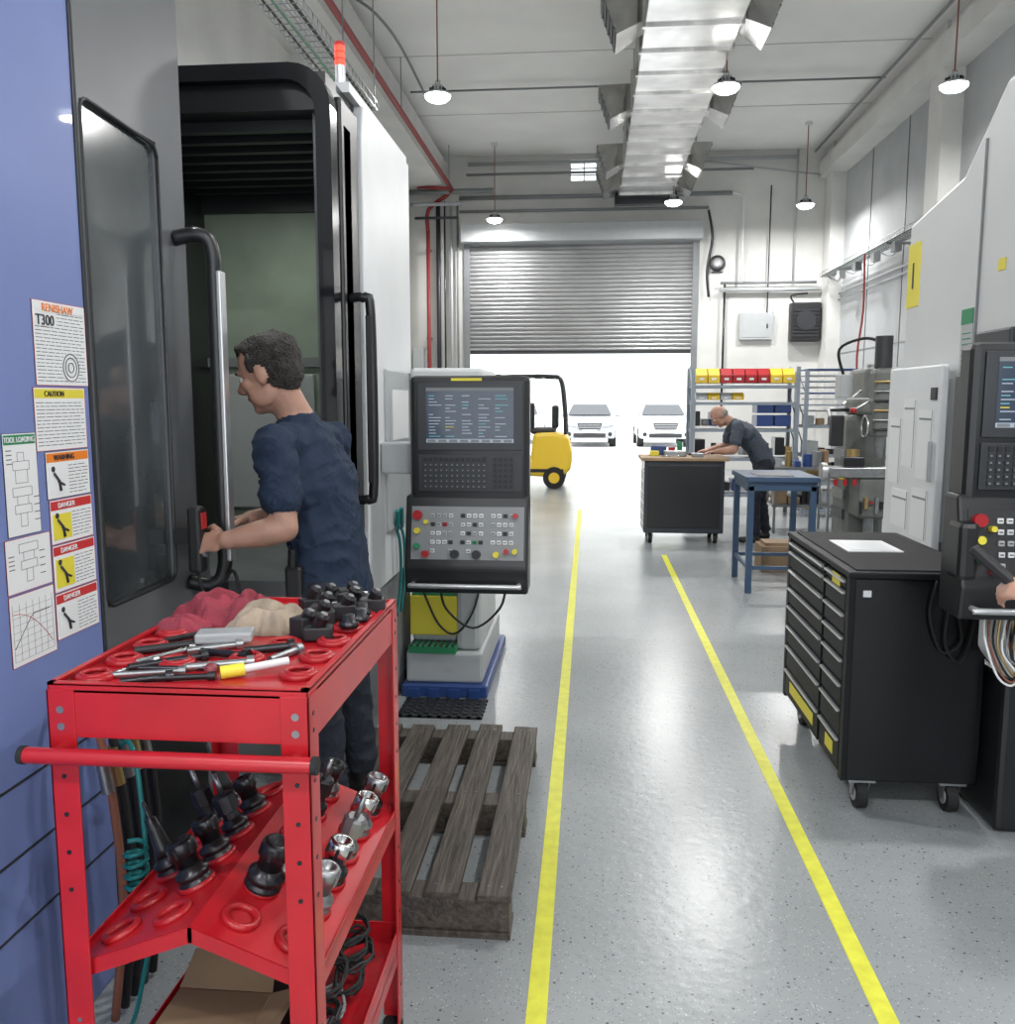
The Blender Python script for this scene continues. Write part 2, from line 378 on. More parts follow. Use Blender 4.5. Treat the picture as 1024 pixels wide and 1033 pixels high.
def lamp(x,y,z=5.5,p=125):
    b=B(); T=Matrix.Translation((x,y,z))
    b.lathe([(.165,.0),(.17,.03),(.15,.04),(.08,.06),(.07,.13),(.03,.15),(.0,.15)],ltgrey,T)
    b.lathe([(0,-.075),(.06,-.072),(.12,-.055),(.16,-.02),(.168,.005),(0,.005)],led,T)
    for k in range(12): b.bx(-.002,.03,.04,.002,.11,.10,blackp,Mx=T@Matrix.Rotation(k*math.pi/6,4,'Z'))
    b.torus((x,y,z+.17),.03,.006,steel,n=(0,1,0),seg=12,rs=6)
    b.cyl((x,y,z+.17),(x,y,ZC-.06),.010,tintr,seg=6)
    b.bx(x-.06,y-.06,ZC-.06,x+.06,y+.06,ZC-.001,white)
    o=b.fin('high_bay_lamp')
    l=bpy.data.lights.new('lamp_light','AREA'); l.shape='DISK'; l.size=.3; l.energy=p; l.color=(1,.985,.97)
    lo=bpy.data.objects.new('lamp_light',l); sc.collection.objects.link(lo); lo.location=(x,y,z-.085); lo.parent=o
for x,y,p in ((-2.,12,135),(1.67,12,125),(4.5,12.2,115),(-2.1,20.,95),(1.62,18.6,170),(4.3,19.1,140),(-2.6,4.5,120),(1.67,4.5,105),(4.6,4.5,120),(-2,-2,115),(1.67,-2,115),(4.6,-2,115)): lamp(x,y,5.5,p)

b=B()
b.tube([(-3.1,-4.5,6.25),(-3.1,20.4,6.25)],.045,redpipe); b.tube(curve([(-3.1,20.4,6.25),(-3.25,20.7,6.2),(-3.7,20.8,5.9),(-3.72,20.8,5.4)],4),.045,redpipe)
b.tube([(-3.72,20.8,5.45),(-3.72,20.8,.3)],.045,redpipe); b.tube([(-3.9,20.55,6.35),(-3.1,20.3,6.25)],.035,redpipe)
for z in (1,3,5): b.bx(-3.78,20.8,z,-3.66,20.99,z+.04,steel)
for y in (0,5,10,15,20): b.cyl((-3.1,y,6.25),(-3.1,y,ZC-.01),.01,steel,seg=6)
b.fin('fire_sprinkler_pipe')
b=B()
for y,z in ((16.3,6.98),(12.6,6.98)): b.tube([(-3.2,y,z),(4.9,y,z)],.018,midgrey)
b.tube(curve([(-3.2,12.6,6.98),(-3.0,12.9,6.9),(-2.9,14,6.9),(-2.95,16.3,6.95)],4),.02,midgrey)
b.tube([(4.85,-4,6.98),(4.85,20.8,6.98)],.025,midgrey)
b.fin('ceiling_conduit')
b=B()
b.tube([(-3.0,20.85,6.15),(3.1,20.85,6.15)],.05,midgrey); b.tube([(-3.0,20.85,5.85),(2.6,20.85,5.85)],.035,midgrey)
b.tube([(-4.1,20.7,6.0),(-3.9,20.7,6.0),(-2.9,20.7,6.0)],.04,ltgrey); b.tube([(-4.0,20.7,5.7),(-3.0,20.7,5.7)],.03,dkgrey); b.tube([(-4.1,20.6,6.25),(-2.2,20.6,6.25)],.06,midgrey)
for x,r,m in ((-3.5,.05,dkgrey),(-3.2,.035,ltgrey),(-3.35,.02,dsteel),(-3.05,.025,midgrey)): b.tube([(x,20.9,6.1),(x,20.9,.5)],r,m)
b.bx(-4.1,20.75,2.2,-3.85,20.98,2.8,ltgrey,.01); b.bx(-3.3,20.8,1.2,-3.0,20.98,1.7,midgrey,.01)
b.tube(curve([(3.1,20.85,6.15),(3.3,20.85,6.1),(3.35,20.85,5.8),(3.35,20.85,4.2)],4),.03,white)
b.tube(curve([(2.6,20.88,5.8),(2.7,20.88,5.2),(2.6,20.88,4.5),(2.65,20.88,3.9)],4),.03,dsteel)
b.tube([(2.9,20.85,4.05),(5.1,20.85,4.05)],.05,ltgrey); b.tube([(2.9,20.85,4.2),(5.0,20.85,4.2)],.03,midgrey)
b.tube([(3.0,20.87,4.2),(3.0,20.87,1.2)],.025,dsteel); b.tube([(4.5,20.87,7.05),(4.5,20.87,4.2)],.025,ltgrey); b.tube([(3.95,20.87,6.3),(3.95,20.87,3.55)],.015,dkgrey)
b.tube([(2.2,20.9,6.9),(5.1,20.9,6.5)],.02,ltgrey); b.tube([(-2.8,20.6,6.6),(3.5,20.6,6.6)],.03,midgrey); b.tube([(-2.8,20.9,6.9),(4.5,20.9,6.9)],.04,ltgrey)
b.fin('conduit_pipes')
def tray(pts,w,m):
    b=B(); (x0,y0,z),(x1,y1,_)=pts; n=int(abs(y1-y0)/.12)
    for dx,dz in ((-w/2,0),(w/2,0),(-w/2,.08),(w/2,.08),(0,0),(-w/4,0),(w/4,0)): b.tube([(x0+dx,y0,z+dz),(x1+dx,y1,z+dz)],.007,m,seg=5)
    for i in range(n+1):
        y=y0+(y1-y0)*i/n; b.tube([(x0-w/2,y,z+.08),(x0-w/2,y,z),(x0+w/2,y,z),(x0+w/2,y,z+.08)],.005,m,seg=4)
    for k in range(4): b.tube([(x0-w/3+k*.07,y0,z+.02),(x0-w/3+k*.07,y1,z+.02)],.014,(rubber,green,ltgrey,rubber)[k],seg=6)
    return b
b=tray([(-2.4,.5,4.6),(-2.4,9.6,4.6)],.32,steel)
for y in (1,4,7,9.5): b.cyl((-2.56,y,4.6),(-2.56,y,ZC-.01),.008,steel,seg=5); b.cyl((-2.24,y,4.6),(-2.24,y,ZC-.01),.008,steel,seg=5)
b.fin('cable_tray')
b=tray([(5.1,5,4.25),(5.1,20.4,4.25)],.3,steel)
for y in (7,10,13,16,19): b.bx(4.95,y,4.2,5.43,y+.04,4.24,steel)
for i in range(9):
    y=10.2+i*1.1; b.bx(5.0,y,4.05,5.12,y+.2,4.2,midgrey if i%2 else ltgrey); b.tube(curve([(5.05,y,4.2),(5.1,y+.3,4.05),(5.1,y+.7,4.08),(5.05,y+1,4.2)],4),.010,midgrey,seg=5)
for k in range(2): b.tube([(5.38,5,3.9-.13*k),(5.38,20.5,3.9-.13*k)],.02,ltgrey,seg=6)
b.fin('cable_tray')

b=B(); b.bx(4.45,20.7,2.9,5.1,20.98,3.75,blackp,.03); 
for k in range(8): b.bx(4.5,20.68,3.0+k*.08,5.05,20.7,3.04+k*.08,dkgrey)
b.cyl((4.77,20.66,3.35),(4.77,20.7,3.35),.22,dkgrey); b.tube(curve([(4.5,20.75,3.75),(4.45,20.75,3.9),(4.8,20.75,3.95)],4),.02,rubber); b.fin('wall_fan_heater')
b=B(); b.lathe([(0,0),(.17,0),(.18,.05),(.16,.06),(0,.06)],blackp,Matrix.Translation((2.83,20.99,4.65))@Matrix.Rotation(math.pi/2,4,'X'))
b.lathe([(0,.061),(.12,.061),(0,.063)],white,Matrix.Translation((2.83,20.99,4.65))@Matrix.Rotation(math.pi/2,4,'X')); b.bx(2.7,20.94,4.45,2.96,20.99,4.47,blackp); b.fin('alarm_sounder')
b=B(); b.bx(3.35,20.88,2.95,4.1,20.99,3.55,ltgrey,.01); b.bx(3.4,20.87,3.0,4.05,20.88,3.5,ltgrey); b.bx(3.95,20.86,3.2,3.98,20.88,3.3,black); b.fin('electrical_cabinet')
b=B(); b.tube(curve([(4.9,17,4.2),(4.92,17.0,3.2),(4.85,17.0,2.4),(4.9,17,1.6)],5),.02,redpipe); b.fin('red_cable')

# ------------------------------------------------------------ machining centre (left)
b=B()
b.bx(-3.3,.5,0,-1.3,2.245,3.2,blue,.01)
for z in (.55,.72,.38): b.bx(-1.302,.5,z,-1.298,2.245,z+.006,dkgrey)
b.bx(-1.306,2.238,0,-1.297,2.25,3.2,dkgrey)
b.bx(-3.3,2.25,0,-1.32,2.80,3.2,doorg,.01)
def frame(x0,x1,y0,y1,z0,z1,gy0,gy1,gz0,gz1,m):
    b.bx(x0,y0,z0,x1,gy0,z1,m); b.bx(x0,gy1,z0,x1,y1,z1,m); b.bx(x0,gy0,z0,x1,gy1,gz0,m); b.bx(x0,gy0,gz1,x1,gy1,z1,m)
frame(-1.32,-1.295,2.25,2.84,.75,3.1,2.262,2.665,1.04,2.36,doorg)
b.bx(-1.315,2.255,1.03,-1.308,2.67,2.37,glassd)
poly=[]
for cy,cz,a0 in ((2.635,2.315,0),(2.297,2.33,90),(2.297,1.075,180),(2.635,1.075,270)):
    for k in range(5):
        t=math.radians(a0+k*22.5); poly.append((cy+.035*math.cos(t),cz+.035*math.sin(t)))
b.tube([(-1.296,p[0],p[1]) for p in poly+[poly[0]]],.006,blackp)
b.bx(-1.32,2.25,.1,-1.295,2.84,.74,black)
b.tube(curve([(-1.295,2.76,2.10),(-1.22,2.77,2.11),(-1.185,2.78,2.07),(-1.18,2.78,1.9),(-1.18,2.78,1.2),(-1.185,2.78,1.05),(-1.22,2.77,1.0),(-1.295,2.76,1.01)],5),.024,black,seg=12)
b.bx(-1.165,2.755,1.08,-1.15,2.80,2.0,alu,.004)
b.bx(-3.3,2.80,0,-3.2,3.55,2.9,dkgrey)
b.bx(-3.2,2.80,.0,-1.5,3.55,.75,midgrey,.01); b.bx(-3.2,2.80,.75,-1.42,3.55,.80,steel)
b.bx(-1.75,2.95,.80,-1.43,3.4,.9,dsteel,.01); b.bx(-1.68,3.0,.9,-1.46,3.3,1.02,steel,.01); b.cyl((-1.55,3.15,1.02),(-1.55,3.15,1.12),.07,steel); b.bx(-1.50,2.92,.9,-1.44,3.0,1.06,dsteel,.005)
yf,ye=3.55,4.95; xs=-1.0
b.bx(-3.3,yf,0,-2.15,ye,2.86,dkgrey)
b.bx(-2.15,ye-.1,0,xs-.03,ye,2.86,green_in)
b.bx(-2.15,yf,0,-1.03,ye,.85,midgrey)
b.bx(-2.15,yf,2.72,-1.03,ye,2.86,black)
b.bx(xs-.1,yf+.05,.3,xs-.03,ye,2.75,midgrey)
for k in range(9): b.bx(-2.1,yf+.12+k*.15,2.68,-1.12,yf+.16+k*.15,2.72,dkgrey)
b.bx(-2.12,ye-.13,1.78,-1.12,ye-.1,1.83,midgrey); b.bx(-2.12,ye-.13,2.6,-1.12,ye-.1,2.7,dkgrey)
b.bx(-2.0,ye-.14,1.0,-1.5,ye-.1,1.74,ltgrey,.01); b.bx(-1.36,ye-.14,1.1,-1.14,ye-.1,1.74,blackp,.01); b.bx(-1.33,ye-.15,1.4,-1.2,ye-.14,1.68,paper)
b.bx(-2.15,yf+.02,.85,-2.1,ye-.1,2.7,black)
b.bx(-2.06,4.2,.85,-1.96,4.3,2.7,dkgrey)
def arch(x0,x1,z0,z1,w,r,ya,yb,m):
    outer=[(x0,z0),(x0,z1)];  inner=[(x0+w*.6,z0),(x0+w*.6,z1-w)]
    for k in range(7):
        t=math.radians(90-k*15); outer.append((x1-r+r*math.cos(t),z1-r+r*math.sin(t)))
        rr=max(r-w*.6,.02); inner.append((x1-w-rr+rr*math.cos(t),z1-w-rr+rr*math.sin(t)))
    outer.append((x1,z0)); inner.append((x1-w,z0))
    n=len(outer); vs=[(p[0],ya,p[1]) for p in outer]+[(p[0],ya,p[1]) for p in inner]+[(p[0],yb,p[1]) for p in outer]+[(p[0],yb,p[1]) for p in inner]
    fs=[]
    for i in range(n-1):
        fs+=[(i,i+1,n+i+1,n+i),(2*n+i,3*n+i,3*n+i+1,2*n+i+1),(i,2*n+i,2*n+i+1,i+1),(n+i,n+i+1,3*n+i+1,3*n+i)]
    fs+=[(0,n,3*n,2*n),(n-1,3*n-1,4*n-1,2*n-1)]
    b.raw(vs,fs,m)
arch(-2.25,xs,.7,2.88,.06,.16,yf-.05,yf+.04,gloss)
arch(-2.22,xs-.03,.72,2.83,.05,.14,yf+.04,yf+.14,black)
arch(-2.2,xs+.0,.7,2.86,.06,.16,yf+.14,yf+.24,gloss)
b.bx(xs-.03,yf+.1,.68,xs,yf+.36,2.8,black,.01)
b.prism([(yf+.38,.7),(yf+.38,2.72),(yf+.42,2.86),(ye,2.86),(ye,.7)],'x',xs-.035,xs+.012,white,.006)
b.bx(xs-.035,yf+.2,.1,xs-.01,ye,.68,midgrey,.005)
b.bx(-3.3,yf+.24,2.86,xs,ye,2.9,white)
b.bx(xs+.0,yf+.72,.95,xs+.03,ye-.1,1.75,ltgrey,.01); b.bx(xs+.028,yf+.82,1.4,xs+.034,ye-.2,1.65,paper)
b.tube(curve([(xs,yf+.18,2.02),(xs+.06,yf+.17,2.02),(xs+.09,yf+.17,1.95),(xs+.09,yf+.17,1.25),(xs+.06,yf+.17,1.18),(xs,yf+.18,1.18)],5),.02,black,seg=10)
b.bx(xs+.07,yf+.15,1.25,xs+.1,yf+.19,1.95,blackp,.005)
b.bx(-3.3,.5,0,-1.34,2.8,.1,black)
mc=b.fin('machining_center')
l=bpy.data.lights.new('worklight','AREA'); l.shape='RECTANGLE'; l.size=.6; l.size_y=.05; l.energy=6; l.color=(.92,1,.86)
lo=bpy.data.objects.new('worklight',l); sc.collection.objects.link(lo); lo.location=(-1.6,4.1,2.66); lo.parent=mc
b=B(); bxp,byp=-1.08,3.95
b.cyl((bxp,byp,2.9),(bxp,byp,2.93),.035,blackp); b.cyl((bxp,byp,2.93),(bxp,byp,3.02),.022,alu)
for k in range(3): b.cyl((bxp,byp,3.02+k*.028),(bxp,byp,3.044+k*.028),.022,redled); b.cyl((bxp,byp,3.044+k*.028),(bxp,byp,3.048+k*.028),.023,redl)
b.cyl((bxp,byp,3.104),(bxp,byp,3.115),.022,redl); b.fin('signal_beacon')
b=B(); b.bx(-1.245,2.645,1.06,-1.20,2.70,1.27,blackp,.012); b.bx(-1.2,2.655,1.20,-1.197,2.69,1.25,redl); b.cyl((-1.2,2.67,1.13),(-1.19,2.67,1.13),.02,midgrey)
b.bx(-1.293,2.655,1.15,-1.245,2.685,1.2,blackp)
b.tube(curve([(-1.225,2.67,1.06),(-1.2,2.68,.98),(-1.12,2.72,.95),(-1.15,2.76,1.05),(-1.25,2.78,.9),(-1.28,2.78,.8)],6),.006,rubber)
b.fin('handheld_control')

def lab(y0,y1,z0,z1,hdr=None,title='',body='rows',pic=None,name='safety_label'):
    b=B(); X=-1.3; b.bx(X,y0,z0,X+.0015,y1,z1,paper); e=X+.0018; W=y1-y0;H=z1-z0
    zt=z1-.004
    for (a0,a1,c0,c1) in ((y0,y1,z0,z0+.001),(y0,y1,z1-.001,z1),(y0,y0+.001,z0,z1),(y1-.001,y1,z0,z1)): b.bx(X,a0,c0,e,a1,c1,redl if hdr in(redl,yell,None) else ink)
    if hdr: b.bx(X,y0+.004,z1-.026,e,y1-.004,z1-.004,hdr); zt=z1-.03
    if body=='rows':
        z=zt-.006
        while z>z0+.008:
            y=y0+.008 if pic is None else y0+W*.5
            while y<y1-.02:
                w=min(random.uniform(.01,.035),y1-.008-y); b.bx(X,y,z-.0016,e,y+w,z,ink); y+=w+.005
            z-=.0085
    elif body=='chart':
        for k in range(8): b.bx(X,y0+.01,z0+.012+k*(H-.03)/8,e,y1-.01,z0+.0125+k*(H-.03)/8,ink)
        for k in range(7): y=y0+.01+k*(W-.02)/6; b.bx(X,y,z0+.012,e,y+.0006,z1-.02,ink)
        P=[V((e,y0+.012+t*(W-.03),z0+.02+(H-.05)*(.9-.8*t*t))) for t in np.linspace(0,1,12)]
        b.tube(P,.0008,redl,seg=4)
        P=[V((e,y0+.012+t*(W-.03),z0+.02+(H-.05)*(.2+.6*min(1,t*2)))) for t in np.linspace(0,1,12)]; b.tube(P,.0008,ink,seg=4)
    elif body=='tool':
        c=(y0+y1)/2
        for w,h0,h1 in ((.012,.02,.05),(.03,.05,.07),(.02,.07,.09),(.035,.09,.11)) + (((.022,.12,.15),(.03,.15,.17),(.012,.17,.19)) if H>.2 else ()):
            for s in (-1,1): b.bx(X,c+s*w-.0005,z0+h0,e,c+s*w+.0005,z0+h1,ink)
            b.bx(X,c-w,z0+h1,e,c+w,z0+h1+.001,ink); b.bx(X,c-w,z0+h0,e,c+w,z0+h0+.001,ink)
        for k in range(4): b.bx(X,y0+.01,z1-.04-k*.01,e,y0+.03,z1-.038-k*.01,ink); b.bx(X,c+.04,z0+.03+k*.018,e,c+.06,z0+.032+k*.018,ink)
    if pic is not None:
        b.bx(X,y0+.01,z0+.01,e+.0004,y0+.01+W*.42,zt-.006,pic)
        cy=y0+.01+W*.21; cz=(z0+zt)/2; e2=e+.001
        b.tube([(e2,cy-.02,cz+.02),(e2,cy,cz),(e2,cy+.005,cz-.025)],.004,ink,seg=5); b.tube([(e2,cy-.005,cz+.0),(e2,cy+.022,cz-.012)],.003,ink,seg=5); b.cyl((e2,cy-.022,cz+.03),(e2+.001,cy-.022,cz+.03),.007,ink)
    o=b.fin(name)
    if title: text(title,.018,ink if hdr not in (redl,green) else paper,faceX(X+.003,y0+W*(.03 if hdr is green else .12),z1-.021),o).scale.x*=(.82 if hdr is green else 1)
    return o
lab(2.015,2.235,1.635,1.835,None,'',name='machine_label',body='rows')
o=[x for x in bpy.data.objects if x.name=='machine_label'][0]
b=B(); b.bx(-1.2985,2.018,1.775,-1.2978,2.11,1.832,paper); b.bx(-1.2985,2.02,1.812,-1.2972,2.232,1.831,paper); t=b.fin('panel'); t.parent=o
text('RENISHAW',.026,orange,faceX(-1.2965,2.05,1.811),o); text('T300',.035,ink,faceX(-1.2965,2.025,1.778),o)
b=B(); b.cyl((-1.2985,2.16,1.68),(-1.2978,2.16,1.68),.038,paper,seg=24)
for R in (.034,.024,.012): b.torus((-1.297,2.16,1.68),R,.001,ink,n=(1,0,0))
t=b.fin('diagram'); t.parent=o
lab(2.0,2.215,1.478,1.63,yell,'   CAUTION')
lab(2.03,2.217,1.36,1.475,orange,'  WARNING',pic=paper)
lab(2.035,2.219,1.248,1.357,redl,'  DANGER',pic=yell)
lab(2.035,2.221,1.128,1.245,redl,'  DANGER',pic=yell)
lab(2.035,2.223,1.01,1.125,redl,'  DANGER',pic=paper)
lab(1.875,1.998,1.29,1.525,green,'TOOL LOADING',body='tool',name='machine_label')
lab(1.86,2.028,1.16,1.285,None,'',body='tool',name='machine_label')
lab(1.86,2.03,.99,1.155,None,'',body='chart',name='machine_label')

# ------------------------------------------------------------ CNC control pendant
def pendant(cx,cy,z0,z1,w,pm=panelg,fl=0.):
    b=B(); h=z1-z0
    b.bx(cx-w/2+.02+fl,cy,z0+.32*h,cx+w/2-.0,cy+.12,z1,black,.025)
    b.prism([(cy+.12,z0+.45*h),(cy+.0,z0+.45*h),(cy-.07,z0+.12*h),(cy-.06,z0),(cy+.12,z0)],'x',cx-w/2,cx+w/2,black,.012)
    fy=cy-.004
    def P(x,z,t=0):
        k=(z-(z0+.12*h))/(.33*h); return V((x,cy-.07+.07*k-.003-t,z))
    b.bx(cx-w/2+.06,fy-.004,z0+.66*h,cx+w/2-.03,fy,z0+.965*h,dkgrey,.004)
    sx0,sx1=cx-w/2+.10,cx+w/2-.07
    b.bx(sx0,fy-.006,z0+.695*h,sx1,fy-.003,z0+.945*h,screen)
    b.bx(sx0,fy-.0065,z0+.930*h,sx1,fy-.006,z0+.945*h,midgrey); b.bx(sx0,fy-.0065,z0+.695*h,sx1,fy-.006,z0+.712*h,scrtxt)
    for r in range(14):
        for c in range(5):
            if random.random()<.72:
                x=sx0+.012+c*(sx1-sx0-.02)/5; z=z0+.722*h+r*.0142*h; b.bx(x,fy-.0068,z,x+random.uniform(.02,.06),fy-.006,z+.0035,random.choice([scrtxt,scrtxt,scrtxt,scrcol,yell if r==3 else scrtxt]))
    for c in range(8): b.bx(sx0+.005+c*(sx1-sx0)/8,fy-.007,z0+.697*h,sx0+(c+.85)*(sx1-sx0)/8,fy-.006,z0+.709*h,midgrey)
    b.bx(cx-w/2+.06,fy-.004,z0+.47*h,cx+w/2-.03,fy,z0+.64*h,dkgrey,.004)
    for r in range(6):
        for c in range(17):
            if c==12: continue
            x=cx-w/2+.085+c*(w-.15)/17; z=z0+.485*h+r*.025*h; b.bx(x,fy-.009,z,x+.017,fy-.004,z+.016,dkgrey if (r<5 and c<12) else blackp); 
            if c<12 and r<5: b.bx(x+.005,fy-.0095,z+.005,x+.012,fy-.009,z+.011,midgrey)
    q=[P(cx-w/2+.03,z0+.16*h),P(cx+w/2-.02,z0+.16*h),P(cx+w/2-.02,z0+.40*h),P(cx-w/2+.03,z0+.40*h)]
    b.raw(q+[p+V((0,.01,0)) for p in q],[(0,1,2,3),(0,1,5,4),(1,2,6,5),(2,3,7,6),(3,0,4,7)],pm)
    for r in range(5):
        for c in range(14):
            x=cx-w/2+.13+c*(w-.18)/14; z=z0+.20*h+r*.04*h
            if (c%5==4) or (r==0 and c%3): continue
            p=P(x,z,.004); m=random.choice([white,white,ltgrey,ltgrey,paper,green if c==7 else paper,dkgrey,yell if c==11 else white,redp if c==2 else ltgrey]); b.bx(p.x-.010,p.y-.004,p.z-.009,p.x+.010,p.y+.004,p.z+.009,m,.002)
            b.bx(p.x-.006,p.y-.0045,p.z-.002,p.x+.006,p.y-.004,p.z+.002,ink)
    for (x,z,m,r) in ((-w/2+.06,.36,redp,.022),(-w/2+.06,.29,yell,.014),(-w/2+.06,.22,green,.013),(-w/2+.1,.185,redp,.016),(-.05,.185,blackp,.02),(.05,.185,blackp,.02),(.14,.185,yell,.014),(w/2-.06,.36,redp,.012),(w/2-.06,.2,yell,.012),(-w/2+.1,.33,yell,.010),(w/2-.1,.2,redp,.012)):
        p=P(cx+x,z0+z*h); b.cyl(p,p+V((0,-.03,.004)),r,m)
    b.tube(curve([(cx-w/2+.04,cy-.06,z0+.045*h),(cx-w/2+.045,cy-.10,z0+.045*h),(cx-w/2+.07,cy-.11,z0+.045*h),(cx+w/2-.07,cy-.11,z0+.045*h),(cx+w/2-.045,cy-.10,z0+.045*h),(cx+w/2-.04,cy-.06,z0+.045*h)],5),.011,alu,seg=10)
    b.bx(cx-.07,fy-.002,z1-.024,cx+.07,fy,z1-.012,yell)
    return b
b=pendant(-.555,4.05,.715,1.71,.57)
b.bx(-.86,4.17,1.25,-.52,4.27,1.4,ltgrey,.01); b.bx(-.985,4.17,1.25,-.84,4.27,1.4,ltgrey,.01)
b.tube(curve([(-.7,4.14,.74),(-.68,4.18,.6),(-.55,4.2,.5),(-.42,4.2,.6),(-.38,4.15,.75)],6),.006,rubber)
b.fin('cnc_control_panel')
b=B()
b.bx(-1.0,4.62,.0,-.53,5.7,.07,pblue,.01)
for k in range(4): b.bx(-.96+k*.11,4.6,.0,-.9+k*.11,4.63,.05,pblue)
b.bx(-.98,4.66,.07,-.56,5.6,.24,ltgrey,.015)
b.bx(-.96,4.63,.24,-.70,4.9,.28,green,.004); 
for k in range(8): b.bx(-.95+k*.032,4.625,.28,-.935+k*.032,4.88,.285,black)
b.bx(-.96,4.74,.28,-.71,5.5,.80,ltgrey,.02); b.bx(-.965,4.715,.32,-.705,5.0,.54,yell,.006)
b.bx(-.955,4.72,.54,-.715,5.0,.565,green,.004)
for k in range(9): b.bx(-.95+k*.027,4.725,.60,-.935+k*.027,4.745,.78,midgrey)
for k in range(3): b.bx(-.95,4.722,.61+k*.06,-.72,4.728,.625+k*.06,yell if k==1 else ltgrey)
b.bx(-.71,4.70,.24,-.575,5.5,.80,ltgrey,.03)
b.bx(-.95,4.80,.78,-.60,5.5,1.74,ltgrey,.03); b.bx(-.96,4.79,1.70,-.57,5.5,1.77,cream,.02)
b.tube(curve([(-.9,4.70,.6),(-.8,4.66,.4),(-.7,4.66,.35),(-.6,4.67,.5),(-.55,4.78,.8)],6),.006,rubber)
b.fin('coolant_filter_unit')
b=B(); 
for k in range(9): b.bx(-.95+k*.05,4.3,0,-.93+k*.05,4.58,.012,dkgrey)
for k in range(6): b.bx(-.96,4.3+k*.052,0,-.52,4.318+k*.052,.012,dkgrey)
b.fin('floor_grate')
b=B()
for k in range(2):
    b.tube(curve([(xs+.02,4.4+k*.1,.98),(xs+.05,4.4+k*.1,.9),(xs+.05,4.42+k*.1,.7),(xs+.03,4.4+k*.1,.5)],5),.008,teal); b.cyl((xs+.04,4.4+k*.1,.95),(xs+.05,4.36+k*.1,1.05),.012,teal)
b.bx(xs+.012,4.38,.95,xs+.04,4.55,.97,steel)
b.fin('air_gun')

# ------------------------------------------------------------ pallet
b=B(); px0,px1,py0,py1=-1.08,-.22,2.47,3.86
n=6; w=.102; pit=(px1-px0-w)/(n-1)
for i in range(n):
    x=px0+i*pit+random.uniform(-.005,.005); dy=random.uniform(-.02,.02)
    b.bx(x,py0+dy*.3,.118,x+w,py1+dy,.140,wood,.003)
    for y in (py0+.05,(py0+py1)/2,py1-.05): b.cyl((x+.03,y,.14),(x+.03,y,.1412),.004,steel,seg=6); b.cyl((x+.07,y,.14),(x+.07,y,.1412),.004,steel,seg=6)
for y in (py0+.01,(py0+py1)/2-.05,py1-.11):
    b.bx(px0,y,.02,px1,y+.1,.118,wood,.003); b.bx(px0-.003,y-.01,0,px1+.003,y+.11,.02,wood,.002)
b.fin('wooden_pallet')

# ------------------------------------------------------------ red tool cart
cx0,cx1,cy0,cy1=-.925,-.465,1.41,2.10
b=B(); zt=1.105
b.bx(cx0,cy0,zt-.004,cx1,cy1,zt,red)
for (a0,c0,a1,c1) in ((cx0,cy0,cx1,cy0+.004),(cx0,cy1-.004,cx1,cy1),(cx0,cy0,cx0+.004,cy1),(cx1-.004,cy0,cx1,cy1)):
    b.bx(a0,c0,zt-.085,a1,c1,zt+.012,red,.0015)
b.bx(cx0,cy0,zt+.008,cx1,cy0+.012,zt+.013,red); b.bx(cx1-.012,cy0,zt+.008,cx1,cy1,zt+.013,red); b.bx(cx0,cy0,zt+.008,cx0+.012,cy1,zt+.013,red)
for (x,sx) in ((cx0,1),(cx1,-1)):
    for (y,sy) in ((cy0,1),(cy1,-1)):
        b.bx(x-sx*.002,y-sy*.002,.015,x+sx*.048,y+sy*.002,zt-.0,red,.001)
        b.bx(x-sx*.002,y-sy*.002,.015,x+sx*.002,y+sy*.048,zt-.0,red,.001)
        for z in (.12,.32,.40,.49,.74,.81,.88,.95,1.04,1.07):
            b.cyl((x+sx*.022,y-sy*.0032,z),(x+sx*.022,y-sy*.001,z),.0045 if z<1 else .007,steel if z in(1.04,1.07,.49) else dsteel,seg=8)
            b.cyl((x-sx*.0032,y+sy*.022,z),(x-sx*.001,y+sy*.022,z),.0045,dsteel,seg=8)
        b.cyl((x+sx*.02,y+sy*.02,0),(x+sx*.02,y+sy*.02,.016),.026,rubber)
zr,ze,xm=.675,.585,(cx0+cx1)/2
for s,xe in ((-1,cx0),(1,cx1)):
    b.raw([(xm,cy0+.01,zr),(xe,cy0+.01,ze),(xe,cy1-.01,ze),(xm,cy1-.01,zr),(xm,cy0+.01,zr-.003),(xe,cy0+.01,ze-.003),(xe,cy1-.01,ze-.003),(xm,cy1-.01,zr-.003)],[(0,1,2,3),(4,5,6,7),(0,1,5,4),(1,2,6,5),(2,3,7,6),(3,0,4,7)],red)
    b.raw([(xm-s*.004,cy0+.008,zr),(xe,cy0+.008,ze),(xe,cy0+.008,ze-.03),(xm-s*.004,cy0+.008,zr-.03)],[(0,1,2,3)],red)
    b.bx(xe-.003 if s>0 else xe,cy0,ze-.035,xe if s>0 else xe+.003,cy1,ze+.012,red)
zb=.225
b.bx(cx0,cy0,zb,cx1,cy1,zb+.004,red)
for (a0,c0,a1,c1) in ((cx0,cy0,cx1,cy0+.004),(cx0,cy1-.004,cx1,cy1),(cx0,cy0,cx0+.004,cy1),(cx1-.004,cy0,cx1,cy1)): b.bx(a0,c0,zb-.035,a1,c1,zb+.05,red,.001)
zh=.998
for x in (cx0+.02,cx1-.02): b.cyl((x,cy0,zh),(x,cy0-.03,zh),.011,redp)
b.cyl((cx0-.035,cy0-.03,zh),(cx1+.022,cy0-.03,zh),.014,red,seg=20)
for x in (cx0-.037,cx1+.014): b.cyl((x,cy0-.03,zh),(x+.01,cy0-.03,zh),.0155,rubber,seg=20)
